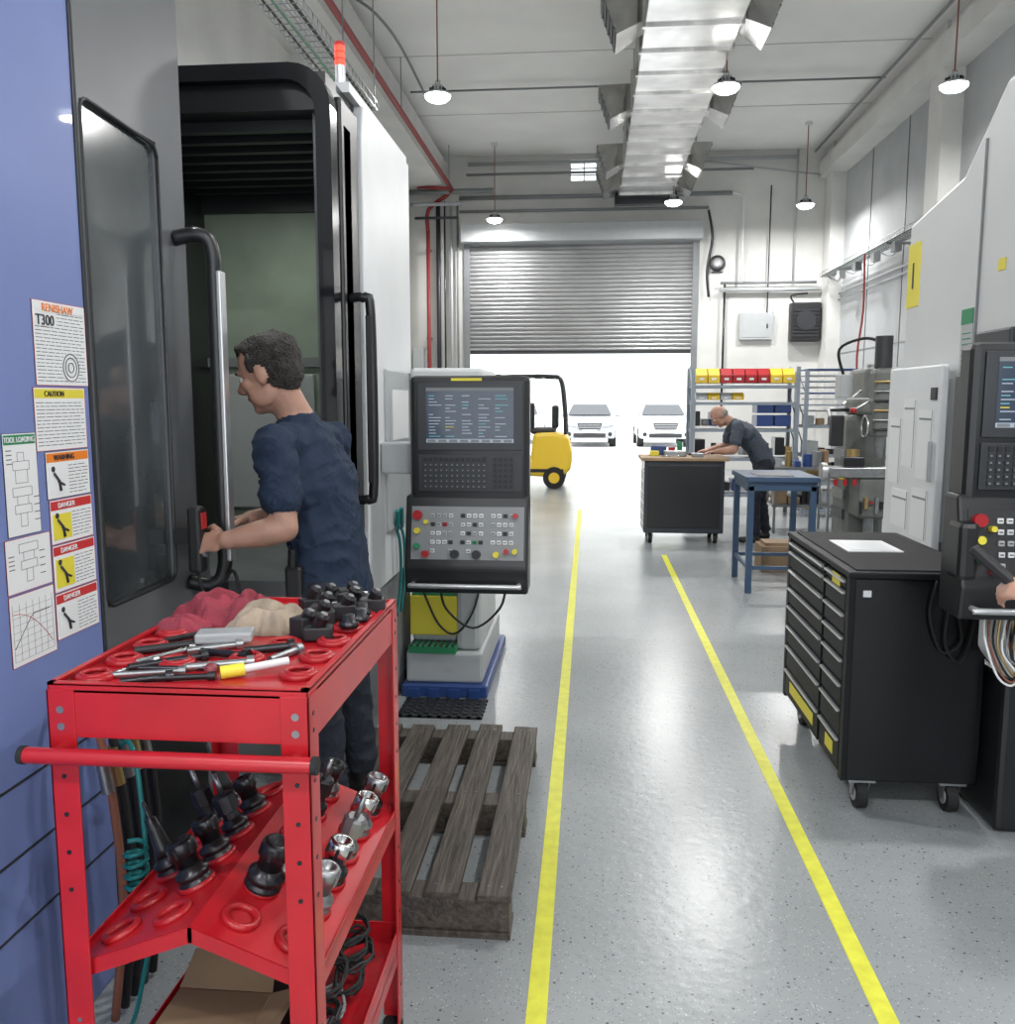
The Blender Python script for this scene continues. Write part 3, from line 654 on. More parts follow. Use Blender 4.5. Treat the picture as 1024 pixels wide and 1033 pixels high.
CT=Matrix.Translation((cx0,cy0,zt))@Matrix.Diagonal((.929,.92,.93,1))@Matrix.Translation((1.0,-1.53,-1.065))
def ring(x,y,z,m=redp,n=(0,0,1),r=.028):
    p=CT@V((x,y,0)); b.torus((p.x,p.y,z+.004),r,.0075,m,n=n,seg=28); b.torus((p.x,p.y,z+.010),r*.82,.005,m,n=n,seg=28); b.cyl((p.x,p.y,z+.0005),(p.x,p.y,z+.002),r*.7,black,seg=20)
for x,y in ((-.945,1.6),(-.945,1.71),(-.945,1.82),(-.945,1.93),(-.56,1.65),(-.56,1.77),(-.56,1.89),(-.56,2.01),(-.56,2.13),(-.56,2.23),(-.83,1.7),(-.70,1.74),(-.66,1.86),(-.945,2.05)): ring(x,y,zt)
sl=math.atan((zr-ze)/(xm-cx0))
def slope(s,u,y):
    xe=cx0 if s<0 else cx1; return V((xm+(xe-xm)*u,y,zr+(ze-zr)*u)), V((s*math.sin(sl),0,math.cos(sl)))
for s in (-1,1):
    for u in (.28,.72):
        for k in range(6):
            p,n=slope(s,u,cy0+.08+k*.105); b.torus(p+n*.004,.030,.008,redp,n=n,seg=24); b.cyl(p-n*.05,p+n*.001,.026,redp,seg=16)
b.fin('tool_cart')
b=B()
def holder(p,n,m1,m2,k=1.,kind=0):
    q=V((0,0,1)).rotation_difference(n).to_matrix().to_4x4(); Mx=Matrix.Translation(p)@q@Matrix.Scale(k,4)
    b.lathe([(0,0),(.030,0),(.032,.004),(.032,.010),(.028,.013),(.028,.017),(.032,.020),(.032,.028),(.024,.032),(.022,.04)],m1,Mx,20)
    if kind==0:
        b.lathe([(.021,.04),(.022,.06),(.026,.062),(.026,.085),(.022,.09),(.014,.092),(.013,.075),(0,.075)],m2,Mx,20)
        for t in range(6): b.bx(-.003,.024,.064,.003,.0275,.083,m1,Mx=Mx@Matrix.Rotation(t*math.pi/3,4,'Z'))
    elif kind==1:
        b.lathe([(.02,.04),(.02,.055),(.027,.058),(.027,.095),(.02,.10),(.010,.10),(0,.10)],m2,Mx,8,False); b.lathe([(.006,.10),(.006,.15),(0,.15)],steel,Mx,10)
    else:
        b.lathe([(.022,.04),(.018,.06),(.014,.10),(.012,.125),(.004,.127),(.004,.16),(0,.165)],m2,Mx,20)
for s,u,k,m1,m2,kd,sc_ in ((-1,.28,1,dsteel,dsteel,0,1.05),(-1,.72,2,dsteel,black,2,1.),(-1,.28,2,black,dsteel,0,1.),(-1,.28,3,dsteel,dsteel,1,.95),(-1,.28,4,black,dsteel,0,.95),(-1,.72,4,dsteel,dsteel,1,.95),(-1,.72,5,dsteel,black,2,1.),
    (1,.28,1,dsteel,black,0,1.15),(1,.72,1,steel,steel,0,1.05),(1,.72,2,dsteel,chrome,0,1.05),(1,.72,3,steel,steel,1,.95),(1,.72,4,steel,chrome,0,1.05),(1,.72,5,dsteel,steel,0,1.05),(1,.28,4,dsteel,black,1,.95),(1,.28,5,steel,black,0,.95)):
    p,n=slope(s,u,cy0+.08+k*.105); holder(p+n*.003,n,m1,m2,sc_,kd)
b.cyl(slope(1,.4,1.62)[0]+V((0,0,.02)),slope(1,.4,1.80)[0]+V((0,0,.02)),.014,steel)
b.fin('tool_holders')
zt0=zt; zt=1.065
b=B(); b.rag(-.895,2.12,zt,.125,.12,.085,ragp,1.3,.5); b.rag(-.945,1.97,zt,.06,.07,.045,ragp,4.1,1.2); b.fin('pink_rag',Mx=CT)
b=B(); b.rag(-.75,2.02,zt,.10,.115,.08,ragb,7.7,-.7); b.fin('beige_rag',Mx=CT)
b=B(); b.bx(-.99,1.98,zt+.0,-.88,2.26,zt+.003,paper); b.raw([(-.74,2.16,zt+.002),(-.60,2.14,zt+.002),(-.57,2.25,zt+.04),(-.72,2.27,zt+.03)],[(0,1,2,3)],paper); b.fin('paper_sheets',Mx=CT)
b=B()
for i,(x,y,a) in enumerate(((-.65,2.12,0),(-.63,2.03,.4),(-.60,2.19,1.),(-.67,2.22,.2),(-.59,2.10,.3),(-.64,1.94,1.2),(-.70,2.19,.7),(-.54,2.17,.1),(-.62,2.25,.6),(-.60,1.91,.2))):
    b.bx(-.032,-.02,0,.032,.02,.03+.008*(i%3),blackp,.004,Mx=Matrix.Translation((x,y,zt+.003))@Matrix.Rotation(a,4,'Z')); b.cyl((x,y,zt+.03),(x+.014,y-.005,zt+.058),.016,dsteel)
    b.cyl((x+.014,y-.005,zt+.058),(x+.017,y-.006,zt+.064),.008,steel,seg=8)
for (x,y) in ((-.55,2.1),(-.57,2.2),(-.55,1.98),(-.54,2.04)): b.lathe([(0,0),(.022,0),(.024,.01),(.016,.014),(.014,.03),(0,.03)],dsteel,Matrix.Translation((x,y,zt+.014)),16)
b.fin('tool_blocks',Mx=CT)
b=B()
rods=[(-.86,1.62,.3,.13,.006,steel),(-.82,1.66,.1,.15,.005,dsteel),(-.88,1.74,1.0,.12,.006,chrome),(-.87,1.82,.8,.1,.007,dsteel),(-.78,1.6,.25,.11,.006,dsteel),(-.74,1.68,.4,.12,.008,steel),(-.9,1.66,1.2,.09,.005,steel),(-.76,1.76,-.2,.1,.008,dsteel),(-.84,1.58,.5,.08,.007,dsteel),(-.80,1.80,.6,.1,.008,steel),(-.9,1.88,.9,.1,.007,dsteel),(-.85,1.69,.7,.14,.008,dsteel),(-.68,1.80,.5,.09,.009,dsteel),(-.63,1.76,1.2,.08,.008,steel),(-.90,1.79,.6,.12,.009,blackp)]
for i,(x,y,a,L,r,m) in enumerate(rods):
    d=V((math.cos(a),math.sin(a),0)); p=V((x,y,zt+r+.001)); b.cyl(p-d*L/2,p+d*L/2,r,m,seg=12); b.cyl(p+d*L/2,p+d*(L/2+.014),r*1.7,m,seg=12)
b.fin('drill_bits',Mx=CT)
b=B(); b.cyl((-.70,1.62,zt+.012),(-.59,1.68,zt+.022),.008,white); b.cyl((-.705,1.62,zt+.012),(-.665,1.64,zt+.015),.013,yell); b.fin('marker_pen',Mx=CT)
b=B(); b.bx(-.06,-.03,0,.06,.03,.022,M('clear_plastic',(.50,.52,.53),.2,trans=.3),.005,Mx=Matrix.Translation((-.79,1.85,zt+.012))@Matrix.Rotation(.25,4,'Z')); b.fin('plastic_case',Mx=CT)
b=B(); b.sph((-.725,1.625,zt+.016),.014,M('dark_red_knob',(.2,.03,.04),.4)); b.cyl((-.725,1.625,zt),(-.725,1.625,zt+.01),.008,steel); b.fin('knob',Mx=CT)
zf=zb+.005
b=B(); b.bx(-.84,1.45,zf,-.64,1.66,zf+.15,card,.003); b.raw([(-.84,1.45,zf+.15),(-.64,1.45,zf+.15),(-.62,1.425,zf+.20),(-.86,1.425,zf+.19)],[(0,1,2,3)],card); b.raw([(-.64,1.45,zf+.15),(-.64,1.66,zf+.15),(-.58,1.66,zf+.17),(-.58,1.47,zf+.18)],[(0,1,2,3)],card); b.raw([(-.84,1.66,zf+.15),(-.64,1.66,zf+.15),(-.65,1.72,zf+.2),(-.83,1.72,zf+.2)],[(0,1,2,3)],card); b.fin('cardboard_box')
b=B()
for k in range(18):
    P=[]; cx,cy=-.545+random.uniform(-.02,.015),1.72+random.uniform(-.22,.25)
    for i in range(26):
        t=i*.5; P.append((cx+(.035+.01*math.sin(i+k))*math.cos(t),cy+.06*math.sin(t),zf+.007+(k%9)*.012+.008*(1+math.sin(i*1.3))))
    b.tube(P,.004,(rubber,rubber,blackp,midgrey)[k%4],seg=6)
b.fin('cable_coil')
b=B(); b.bx(-.86,1.76,zf,-.62,2.05,zf+.12,blackp,.01); b.cyl((-.74,1.9,zf+.12),(-.74,1.9,zf+.16),.06,dsteel); b.fin('tool_case')
b=B(); b.tube([(-1.08+.026*math.cos(t*.9),1.95+.026*math.sin(t*.9),.30+.004*t) for t in range(60)],.006,teal,seg=6); b.tube(curve([(-1.054,1.95,.53),(-1.1,2.0,.75),(-1.2,2.1,.7),(-1.28,2.2,.5)],6),.006,teal)
b.tube(curve([(-1.054,1.95,.30),(-1.1,1.95,.1),(-1.15,1.98,.008)],6),.006,teal); b.fin('air_hose')
b=B(); 
for k,m in enumerate((tintr,rubber,rubber,dsteel,rubber)): b.tube(curve([(-1.285,1.98+k*.05,.85),(-1.2,1.98+k*.05,.84),(-1.17,2.0+k*.05,.7),(-1.16,2.02+k*.05,.35),(-1.2,2.02+k*.05,.014)],5),.011,m)
for k in range(5): b.cyl((-1.18,1.99+k*.05,.74),(-1.17,2.0+k*.05,.64),.016,brass if k%2 else steel)
b.fin('hydraulic_hoses')

# ------------------------------------------------------------ right drawer cabinet
b=B(); ax0,ax1,ay0,ay1=.99,1.5,3.42,4.47
b.bx(ax0+.02,ay0,.13,ax1,ay1,.93,cabb,.006); b.bx(ax0-.005,ay0-.01,.93,ax1+.01,ay1+.01,.955,drwb,.006); b.bx(ax0+.03,ay0+.03,.955,ax1-.03,ay1-.03,.96,rubber)
b.bx(ax0,ay0,.13,ax0+.02,ay0+.04,.93,drwb); b.bx(ax0,ay1-.04,.13,ax0+.02,ay1,.93,drwb)
zz=[.15,.29,.41,.51,.61,.70,.79,.88,.925]
for ci,col in enumerate(((ay0+.05,ay0+.34),(ay0+.37,ay1-.05))):
    for i in range(len(zz)-1):
        z0,z1=zz[i],zz[i+1]-.008
        b.bx(ax0+.0,col[0],z0,ax0+.02,col[1],z1,drwb,.003)
        b.bx(ax0-.012,col[0]+.005,z1-.016,ax0+.004,col[1]-.005,z1-.006,alu,.003)
        if (i,ci) in ((0,1),(0,0),(7,0)): b.bx(ax0-.002,col[0]+.08,z0+.035,ax0+.001,col[1]-.10,z1-.045,yell)
for x in (ax0+.09,ax1-.08):
    for y in (ay0+.06,ay1-.08):
        b.bx(x-.05,y-.04,.115,x+.05,y+.04,.13,steel); b.cyl((x-.02,y,.058),(x+.02,y,.058),.058,rubber,seg=24); b.cyl((x-.024,y,.058),(x+.024,y,.058),.03,alu,seg=16)
        for s in (-1,1): b.prism([(y-.035,.115),(y+.035,.115),(y+.012,.05),(y-.012,.05)],'x',x+s*.026,x+s*.031,steel)
b.bx(ax0+.05,ay0-.004,.86,ax0+.08,ay0,.885,alu)
b.tube(curve([(1.3,ay0-.018,.93),(1.28,ay0-.018,.8),(1.33,ay0-.018,.66),(1.4,ay0-.018,.7),(1.38,ay0-.018,.85),(1.43,ay0-.018,.93)],6),.005,rubber)
b.tube(curve([(1.36,ay0-.018,.93),(1.34,ay0-.020,.7),(1.4,ay0-.020,.62),(1.44,ay0-.020,.75),(1.45,ay0-.018,.92)],6),.005,rubber)
b.fin('drawer_cabinet')
b=B(); b.bx(1.1,3.85,.96,1.33,4.15,.965,paper); b.bx(1.12,3.87,.965,1.3,4.1,.967,white); b.fin('paper_sheets')

# ------------------------------------------------------------ right machine
b=B(); mx=1.75
b.prism([(3.3,.35),(3.3,2.95),(4.15,2.95),(4.55,2.65),(5.25,2.55),(5.25,.35)],'x',mx,3.4,cream,.02)
b.bx(mx+.03,3.35,0,3.4,5.2,.35,black)
b.bx(mx-.01,4.30,.36,mx+.001,4.31,2.75,midgrey); b.bx(mx-.01,3.75,.36,mx+.001,3.757,2.9,midgrey)
b.bx(mx-.10,4.5,.80,mx,5.2,.84,ltgrey,.01); b.bx(mx-.04,4.5,.4,mx,5.2,.8,dkgrey,.01)
b.bx(mx-.07,4.50,.84,mx-.03,5.24,1.77,white,.01); b.bx(mx-.03,4.55,.9,mx,5.2,1.7,ltgrey)
for (y0,y1,z0,z1) in ((4.56,4.76,1.2,1.55),(4.8,4.98,1.25,1.6),(5.0,5.18,1.15,1.5),(4.58,4.8,.9,1.15),(4.85,5.1,.92,1.12)): b.bx(mx-.074,y0,z0,mx-.069,y1,z1,paper); b.bx(mx-.0755,y0+.02,z1-.05,mx-.0735,y1-.02,z1-.04,midgrey); b.bx(mx-.076,y0+.01,z0,mx-.072,y0+.012,z1,midgrey)
b.bx(mx-.078,4.53,1.60,mx-.07,4.60,1.66,blackp)
b.cyl((mx-.09,4.53,1.2),(mx-.09,4.53,1.4),.012,alu)
b.bx(mx-.003,4.34,1.65,mx,4.47,2.02,ltgrey); b.bx(mx-.005,4.34,1.95,mx-.002,4.47,2.02,green)
for k in range(10): b.bx(mx-.005,4.36,1.68+k*.025,mx-.003,4.45,1.685+k*.025,green)
b.bx(mx-.004,5.06,2.1,mx,5.24,2.44,yell); b.bx(mx-.003,4.05,2.15,mx,4.12,2.2,yell)
b.bx(1.52,3.3,.0,mx,3.9,.6,black,.02); b.bx(1.55,3.32,.6,mx,3.7,1.75,black,.02)
b.bx(mx-.03,3.9,.7,mx,4.25,1.9,dkgrey,.01)
b.tube(curve([(mx+.3,3.4,2.95),(mx+.3,3.6,3.3),(mx+.5,4.0,3.35),(mx+.7,4.4,2.9)],6),.03,rubber)
rm=b.fin('milling_center'); text('1',.2,ink,Matrix.Translation((mx-.006,5.20,2.2))@Matrix(((0,0,-1,0),(-1,0,0,0),(0,1,0,0),(0,0,0,1))),rm,'sign_lettering')
b=pendant(1.535,3.1,.87,1.79,.60,blackp)
b.bx(1.27,3.2,.95,1.54,3.29,1.7,black,.02); b.bx(1.225,3.03,1.0,1.29,3.15,1.2,black,.02)
b.prism([(1.40,.90),(1.40,.72),(1.47,.63),(1.60,.60),(1.8,.60),(1.8,.90)],'y',3.16,3.28,cream,.02)
for k in range(9): b.tube(curve([(1.36+k*.018,3.12,.9),(1.35+k*.015,3.10,.80-.01*k),(1.40+k*.012,3.09,.66+.008*k),(1.46,3.10,.64+k*.012),(1.43+k*.008,3.12,.78),(1.42+.01*k,3.13,.9)],6),.004,(paper,tintr,rubber,brass,paper,midgrey,rubber,paper,tintr)[k])
b.fin('cnc_control_panel')

# ------------------------------------------------------------ far workbench cabinet, table, racks
b=B()
navyc=M('cabinet_navy',(.025,.03,.042),.3,coat=.2)
b.bx(.62,10,.12,1.5,10.62,.93,navyc,.01); b.bx(.58,9.96,.93,1.54,10.66,.965,lwood,.006); b.bx(.66,9.99,.18,1.46,10.0,.88,black,.004)
for k in range(6): b.bx(.58+.035,10.05,.2+k*.12,.62,10.57,.21+k*.12,alu)
for x in (.7,1.42):
    for y in (10.08,10.54): b.cyl((x-.02,y,.06),(x+.02,y,.06),.06,rubber,seg=20); b.cyl((x-.024,y,.06),(x+.024,y,.06),.03,alu,seg=12); b.bx(x-.03,y-.03,.06,x-.026,y+.03,.125,steel); b.bx(x+.026,y-.03,.06,x+.03,y+.03,.125,steel)
b.fin('rolling_tool_cabinet')
b=B(); b.bx(.85,10.2,.966,1.1,10.35,1.03,steel,.01); b.cyl((.95,10.4,.966),(.95,10.4,1.06),.04,redp); b.bx(1.15,10.45,.966,1.3,10.6,.99,blackp,.005); b.bx(.7,10.3,.966,.8,10.4,1.02,yell,.005)
b.bx(1.15,10.1,.966,1.28,10.2,1.01,steel,.005); b.cyl((1.05,10.5,.966),(1.05,10.5,1.12),.03,green); b.bx(.72,10.48,.966,.9,10.6,1.07,pblue,.005); b.cyl((.8,10.12,.975),(1.0,10.08,.975),.008,chrome); b.fin('bench_tools')
b=B(); tx0,tx1,ty0,ty1=1.29,1.88,7.42,8.2
b.bx(tx0,ty0,.93,tx1,ty1,.975,tblue,.006); b.bx(tx0+.02,ty0+.02,.86,tx1-.02,ty1-.02,.93,tblue)
for x in (tx0+.02,tx1-.07):
    for y in (ty0+.02,ty1-.07): b.bx(x,y,0,x+.05,y+.05,.9,tblue,.004)
for y in (ty0+.03,ty1-.06): b.bx(tx0+.05,y,.2,tx1-.05,y+.03,.23,tblue)
b.bx(tx0+.03,ty0+.05,.2,tx0+.06,ty1-.05,.23,tblue); b.bx(tx1-.06,ty0+.05,.2,tx1-.03,ty1-.05,.23,tblue)
b.bx(tx0+.1,ty0+.1,.975,tx0+.4,ty0+.4,.98,dkgrey)
b.fin('work_table')
b=B(); b.bx(1.62,8.4,0,2.0,8.75,.24,card,.005); b.bx(1.66,8.45,.24,1.95,8.7,.27,lwood); b.fin('cardboard_box')
def rackobj(x0,x1,y0,y1,h,levels,items):
    b=B()
    for x in (x0,x1):
        for y in (y0,y1): b.bx(x-.025,y-.025,0,x+.025,y+.025,h,rack)
        for k in range(5): b.cyl((x,y0,.2+k*h/5.5),(x,y1,.2+(k+1)*h/5.5),.01,rack,seg=5)
    for z in levels: b.bx(x0,y0,z-.04,x1,y1,z,rack)
    items(b); return b.fin('storage_rack')
def bin_(b,x,y,z,w,d,h,m):
    b.prism([(y,z),(y,z+h*.55),(y+d*.25,z+h),(y+d,z+h),(y+d,z)],'x',x,x+w,m,.004); b.bx(x+w*.3,y-.003,z+h*.2,x+w*.7,y,z+h*.35,paper)
mixm=[card,midgrey,steel,black,lwood,dsteel,ltgrey,pblue,blackp,brass]
def clutter(b,x0,x1,y0,y1,z,hm,n):
    x=x0
    while x<x1-.04:
        w=random.uniform(.04,.16); w=min(w,x1-x); h=random.uniform(.25,1)*hm; m=random.choice(mixm)
        if random.random()<.3: b.cyl((x+w/2,y0+.1,z),(x+w/2,y0+.1,z+h),w*.42,m,seg=12)
        else: b.bx(x,y0+random.uniform(0,.08),z,x+w-.01,y1-.05,z+h,m,.004)
        x+=w+random.uniform(0,.03)
def it1(b):
    for i in range(8): bin_(b,1.46+i*.168,12.6,1.83,.155,.4,.2,(yellow,yellow,redp,redp,redp,redp,yellow,yellow)[i])
    for i in range(4): bin_(b,1.47+i*.165,12.6,1.6,.155,.4,.1,yellow if i%2 else ltgrey)
    for x,z in ((2.3,1.24),(2.54,1.24),(2.3,1.42),(2.54,1.42)): b.bx(x,12.6,z,x+.22,13,z+.15,pblue,.01)
    clutter(b,1.47,2.25,12.6,13,1.24,.22,8); clutter(b,1.47,2.8,12.6,13,.84,.25,8); clutter(b,1.47,2.8,12.6,13,.34,.3,8)
rackobj(1.42,2.83,12.58,13.1,2.05,(.3,.8,1.2,1.57,1.8),it1)
def it2(b):
    for k in range(8): b.bx(2.95+.02*(k%3),12.55,2.0-.08*k,3.75-.1*(k%2),13.05,2.02-.08*k,(pblue,ltgrey,rack,steel)[k%4])
    clutter(b,2.98,3.8,12.55,13,1.26,.13,8); clutter(b,2.98,3.8,12.55,13,.86,.25,8)
    b.cyl((3.0,12.9,.62),(3.35,12.75,.62),.12,brass); b.cyl((3.4,12.9,.62),(3.75,12.75,.62),.12,dsteel)
    clutter(b,2.98,3.8,12.55,13,.1,.3,8)
rackobj(2.93,3.83,12.5,13.1,2.0,(.1,.48,.86,1.26),it2)
b=B()
for z in (.35,.8): b.bx(2.2,10.9,z-.03,2.9,11.4,z,steel)
for x in (2.22,2.85):
    for y in (10.92,11.35): b.bx(x,y,.0,x+.03,y+.03,.8,steel)
clutter(b,2.22,2.88,10.95,11.35,.8,.25,8); clutter(b,2.26,2.84,10.95,11.35,.35,.3,8)
b.fin('parts_trolley')
def mill(x,y):
    b=B()
    b.bx(x-.35,y-.45,0,x+.35,y+.45,.14,mgreen,.03); b.bx(x-.2,y-.05,.14,x+.2,y+.42,1.45,mgreen,.05)
    b.bx(x-.16,y-.4,.45,x+.16,y-.02,.85,mgreen,.03); b.bx(x-.45,y-.42,.85,x+.5,y-.15,.95,steel,.01); b.cyl((x-.5,y-.28,.9),(x-.45,y-.28,.9),.09,alu)
    b.bx(x-.12,y-.5,1.45,x+.12,y+.4,1.62,mgreen,.04); b.bx(x-.10,y-.55,1.25,x+.10,y-.30,1.9,mgreen,.05); b.cyl((x,y-.42,1.9),(x,y-.42,2.2),.08,dkgrey); b.cyl((x,y-.42,1.25),(x,y-.42,1.05),.05,steel,r1=.03)
    b.cyl((x-.10,y-.45,1.6),(x-.28,y-.5,1.5),.012,chrome); b.sph((x-.28,y-.5,1.5),.03,redp,sub=2); b.torus((x-.15,y-.45,1.35),.1,.012,chrome,n=(1,0,0))
    b.cyl((x,y-.2,.14),(x,y-.2,.45),.05,steel); b.bx(x-.42,y-.3,1.15,x-.3,y-.2,1.45,blackp,.01); b.tube([(x-.36,y-.25,1.3),(x-.36,y+.1,1.5),(x-.15,y+.1,1.5)],.02,steel)
    b.bx(x-.3,y-.35,.95,x-.1,y-.2,1.05,dsteel,.01); b.cyl((x-.2,y-.28,1.05),(x-.2,y-.28,1.12),.06,brass)
    b.bx(x-.30,y-.1,1.62,x-.18,y+.1,1.85,ltgrey,.01); b.tube(curve([(x-.25,y,1.85),(x-.3,y,2.1),(x-.1,y-.1,2.2),(x,y-.35,2.15)],5),.015,rubber)
    for q in range(4): b.bx(x-.22,y-.06,.4+q*.2,x-.2,y+.35,.5+q*.2,(dkgrey,steel,yell,midgrey)[q])
    for q in range(3): b.cyl((x-.22-.09*q,y-.45,.78),(x-.22-.09*q,y-.45,.84),.02,redp)
    for q in range(6): b.bx(x-.16+.05*q,y-.43,.5+.05*(q%3),x-.13+.05*q,y-.40,.62+.04*(q%2),(dsteel,brass,redp,steel,blackp,alu)[q]); b.cyl((x-.11,y-.56,1.32+.09*q),(x+.1,y-.56,1.32+.09*q),.012,(dsteel,steel,brass)[q%3],seg=6)
    return b
b=mill(2.78,9.3); b.fin('milling_machine')
b=B(); x,y=3.2,10.6
b.cyl((x,y,0),(x,y,.06),.3,mgreen); b.cyl((x,y,.06),(x,y,2.0),.06,steel); b.bx(x-.2,y-.45,1.55,x+.2,y+.2,1.95,mgreen,.05); b.cyl((x,y-.3,1.55),(x,y-.3,1.3),.04,steel); b.bx(x-.25,y-.5,.95,x+.25,y+.05,1.0,steel,.01); b.cyl((x-.2,y-.3,1.7),(x-.4,y-.35,1.55),.012,chrome); b.fin('drill_press')

# ------------------------------------------------------------ people
def human(name,J,Fd,head_f,head_u,labs,hands,scale=1.,hair=True,vox=.007,belly=0.,hk=1.):
    P=[]
    def cap(a,b_,ra,rb,lab,side=None,sx=1.):
        a=V(a);b_=V(b_)
        if (b_-a).length<1e-4: b_=a+V((0,0,1e-3))
        d=(b_-a).normalized(); s=V(side) if side is not None else d.orthogonal(); s=(s-d*s.dot(d)).normalized()
        P.append(('c',a,b_,ra,rb,lab,s,d.cross(s),d,sx))
    def ell(c,f,s,u,r,lab): P.append(('e',V(c),f,s,u,r,lab))
    F=V(Fd).normalized(); S=V((0,0,1)).cross(F).normalized(); k=scale
    shirt,trs,sk,hr,sh,lp=labs
    pel,wai,che,nb=[V(J[q]) for q in ('pelvis','waist','chest','neck')]
    cap(pel+V((0,0,-.04)),wai,.122*k,.116*k,shirt,S,1.38)
    cap(pel+V((0,0,-.10)),pel+V((0,0,-.04)),.112*k,.108*k,trs,S,1.42)
    cap(wai,che,.116*k,.124*k,shirt,S,1.35)
    if belly: ell(wai+F*.06,F,S,V((0,0,1)),(.11*k+belly,.15*k,.14*k),shirt)
    shc=(V(J['shL'])+V(J['shR']))/2
    cap(che,che.lerp(shc,.85),.124*k,.09*k,shirt,S,1.6)
    cap(J['shL'],shc,.058*k,.078*k,shirt); cap(J['shR'],shc,.058*k,.078*k,shirt)
    cap(shc,nb.lerp(shc,.3),.07*k,.066*k,shirt,S,1.25)
    H=V(J['head']); f=V(head_f).normalized(); u=V(head_u); u=(u-f*u.dot(f)).normalized(); s=u.cross(f)
    cap(nb,H-u*.05*k-f*.015*k,.060*k,.058*k,sk)
    kb=k; k=k*hk
    def h(x,y,z): return H+f*x*k+s*y*k+u*z*k
    def e(x,y,z,r,lab): ell(h(x,y,z),f,s,u,tuple(q*k for q in r),lab)
    e(0,0,.03,(.096,.075,.09),sk); e(.03,0,-.04,(.062,.057,.075),sk); e(.064,0,-.092,(.024,.028,.018),sk)
    e(.02,.045,-.05,(.05,.02,.045),sk); e(.02,-.045,-.05,(.05,.02,.045),sk)
    e(.084,0,.026,(.016,.05,.010),sk); cap(h(.096,0,.012),h(.116,0,-.022),.008*k,.013*k,sk); e(.104,0,-.03,(.012,.018,.008),sk)
    e(.088,0,-.056,(.010,.024,.007),lp)
    for q in (-1,1): e(-.006,q*.077,-.005,(.019,.009,.032),sk); e(.06,q*.04,-.015,(.026,.024,.02),sk)
    if hair:
        e(-.018,0,.046,(.094,.081,.086),hr); e(-.045,0,.0,(.062,.073,.072),hr); e(.046,0,.092,(.042,.055,.028),hr); e(.014,.064,.04,(.026,.018,.035),hr); e(.014,-.064,.04,(.026,.018,.035),hr)
    else:
        e(-.045,0,.0,(.058,.077,.05),hr)
    k=kb
    for q in 'LR':
        a,el,w=V(J['sh'+q]),V(J['el'+q]),V(J['wr'+q])
        cap(a,a.lerp(el,.66),.066*k,.064*k,shirt); cap(a,el,.050*k,.043*k,sk); cap(el,el.lerp(w,.3),.043*k,.047*k,sk); cap(el.lerp(w,.3),w,.047*k,.029*k,sk)
        hp,kn,an,to=[V(J[z+q]) for z in ('hip','kn','an','to')]
        cap(hp,kn,.092*k,.068*k,trs); cap(kn,an+V((0,0,.03)),.068*k,.055*k,trs); cap(an,an+V((0,0,-.02)),.045*k,.045*k,sh)
        d=(to-an); d.z=0; cap(V((an.x,an.y,to.z))-d*.15,to,.038*k,.034*k,sh,V((0,0,1)).cross(d),1.15)
        hd=hands[q]; d=V(hd['d']).normalized(); n=V(hd['n']); n=(n-d*n.dot(d)).normalized(); th=V(hd['t']); th=(th-d*th.dot(d)-n*th.dot(n)).normalized(); cu=hd['curl']
        cap(w-d*.01,w+d*.03*k,.024*k,.017*k,sk,th,1.35); cap(w+d*.03*k,w+d*.078*k,.0155*k,.0135*k,sk,th,2.5)
        for i,(o,L) in enumerate(((.031,.072),(.0105,.08),(-.0105,.075),(-.031,.058))):
            p=w+d*(.088-.004*abs(i-1))*k+th*o*k; ang=cu*.8; 
            for j,fr in enumerate((.45,.31,.24)):
                dr=d*math.cos(ang)+n*math.sin(ang); p2=p+dr*L*fr*k; cap(p,p2,(.0098-.0008*j)*k,(.0092-.0008*j)*k,sk); p=p2; ang+=cu*(.9+.08*i)
        p=w+d*.028*k+th*.03*k; dr=(d*.65+th*.6+n*.35*cu).normalized(); p2=p+dr*.042*k; cap(p,p2,.014*k,.0115*k,sk); dr=(d*.8+th*.1+n*.6*cu).normalized(); cap(p2,p2+dr*.03*k,.0112*k,.009*k,sk)
    tb=bmesh.new()
    for p in P:
        if p[0]=='c':
            _,a,c,ra,rb,lab,s_,n_,d_,sx=p; rings=[]
            N=16
            for ph in (-80,-50,-20,0): t=math.radians(ph); rings.append((a+d_*ra*math.sin(t),ra*math.cos(t)))
            for ph in (0,20,50,80): t=math.radians(ph); rings.append((c+d_*rb*math.sin(t),rb*math.cos(t)))
            vv=[[tb.verts.new(o+s_*math.cos(2*math.pi*i/N)*r*sx+n_*math.sin(2*math.pi*i/N)*r) for i in range(N)] for o,r in rings]
            for A,Bq in zip(vv,vv[1:]):
                for i in range(N): tb.faces.new((A[i],A[(i+1)%N],Bq[(i+1)%N],Bq[i]))
            tb.faces.new(vv[0][::-1]); tb.faces.new(vv[-1])
        else:
            _,c,f_,s_,u_,r,lab=p; t2=bmesh.new(); bmesh.ops.create_icosphere(t2,subdivisions=3,radius=1)
            t2.verts.index_update(); vv=[tb.verts.new(c+f_*v.co.x*r[0]+s_*v.co.y*r[1]+u_*v.co.z*r[2]) for v in t2.verts]
            for fc in t2.faces: tb.faces.new([vv[v.index] for v in fc.verts])
            t2.free()
    bmesh.ops.recalc_face_normals(tb,faces=tb.faces[:])
    me=bpy.data.meshes.new('tmp'); tb.to_mesh(me); tb.free(); o=bpy.data.objects.new('tmp',me); sc.collection.objects.link(o)
    md=o.modifiers.new('r','REMESH'); md.mode='VOXEL'; md.voxel_size=vox; md.adaptivity=0
    ms=o.modifiers.new('s','SMOOTH'); ms.factor=.5; ms.iterations=3
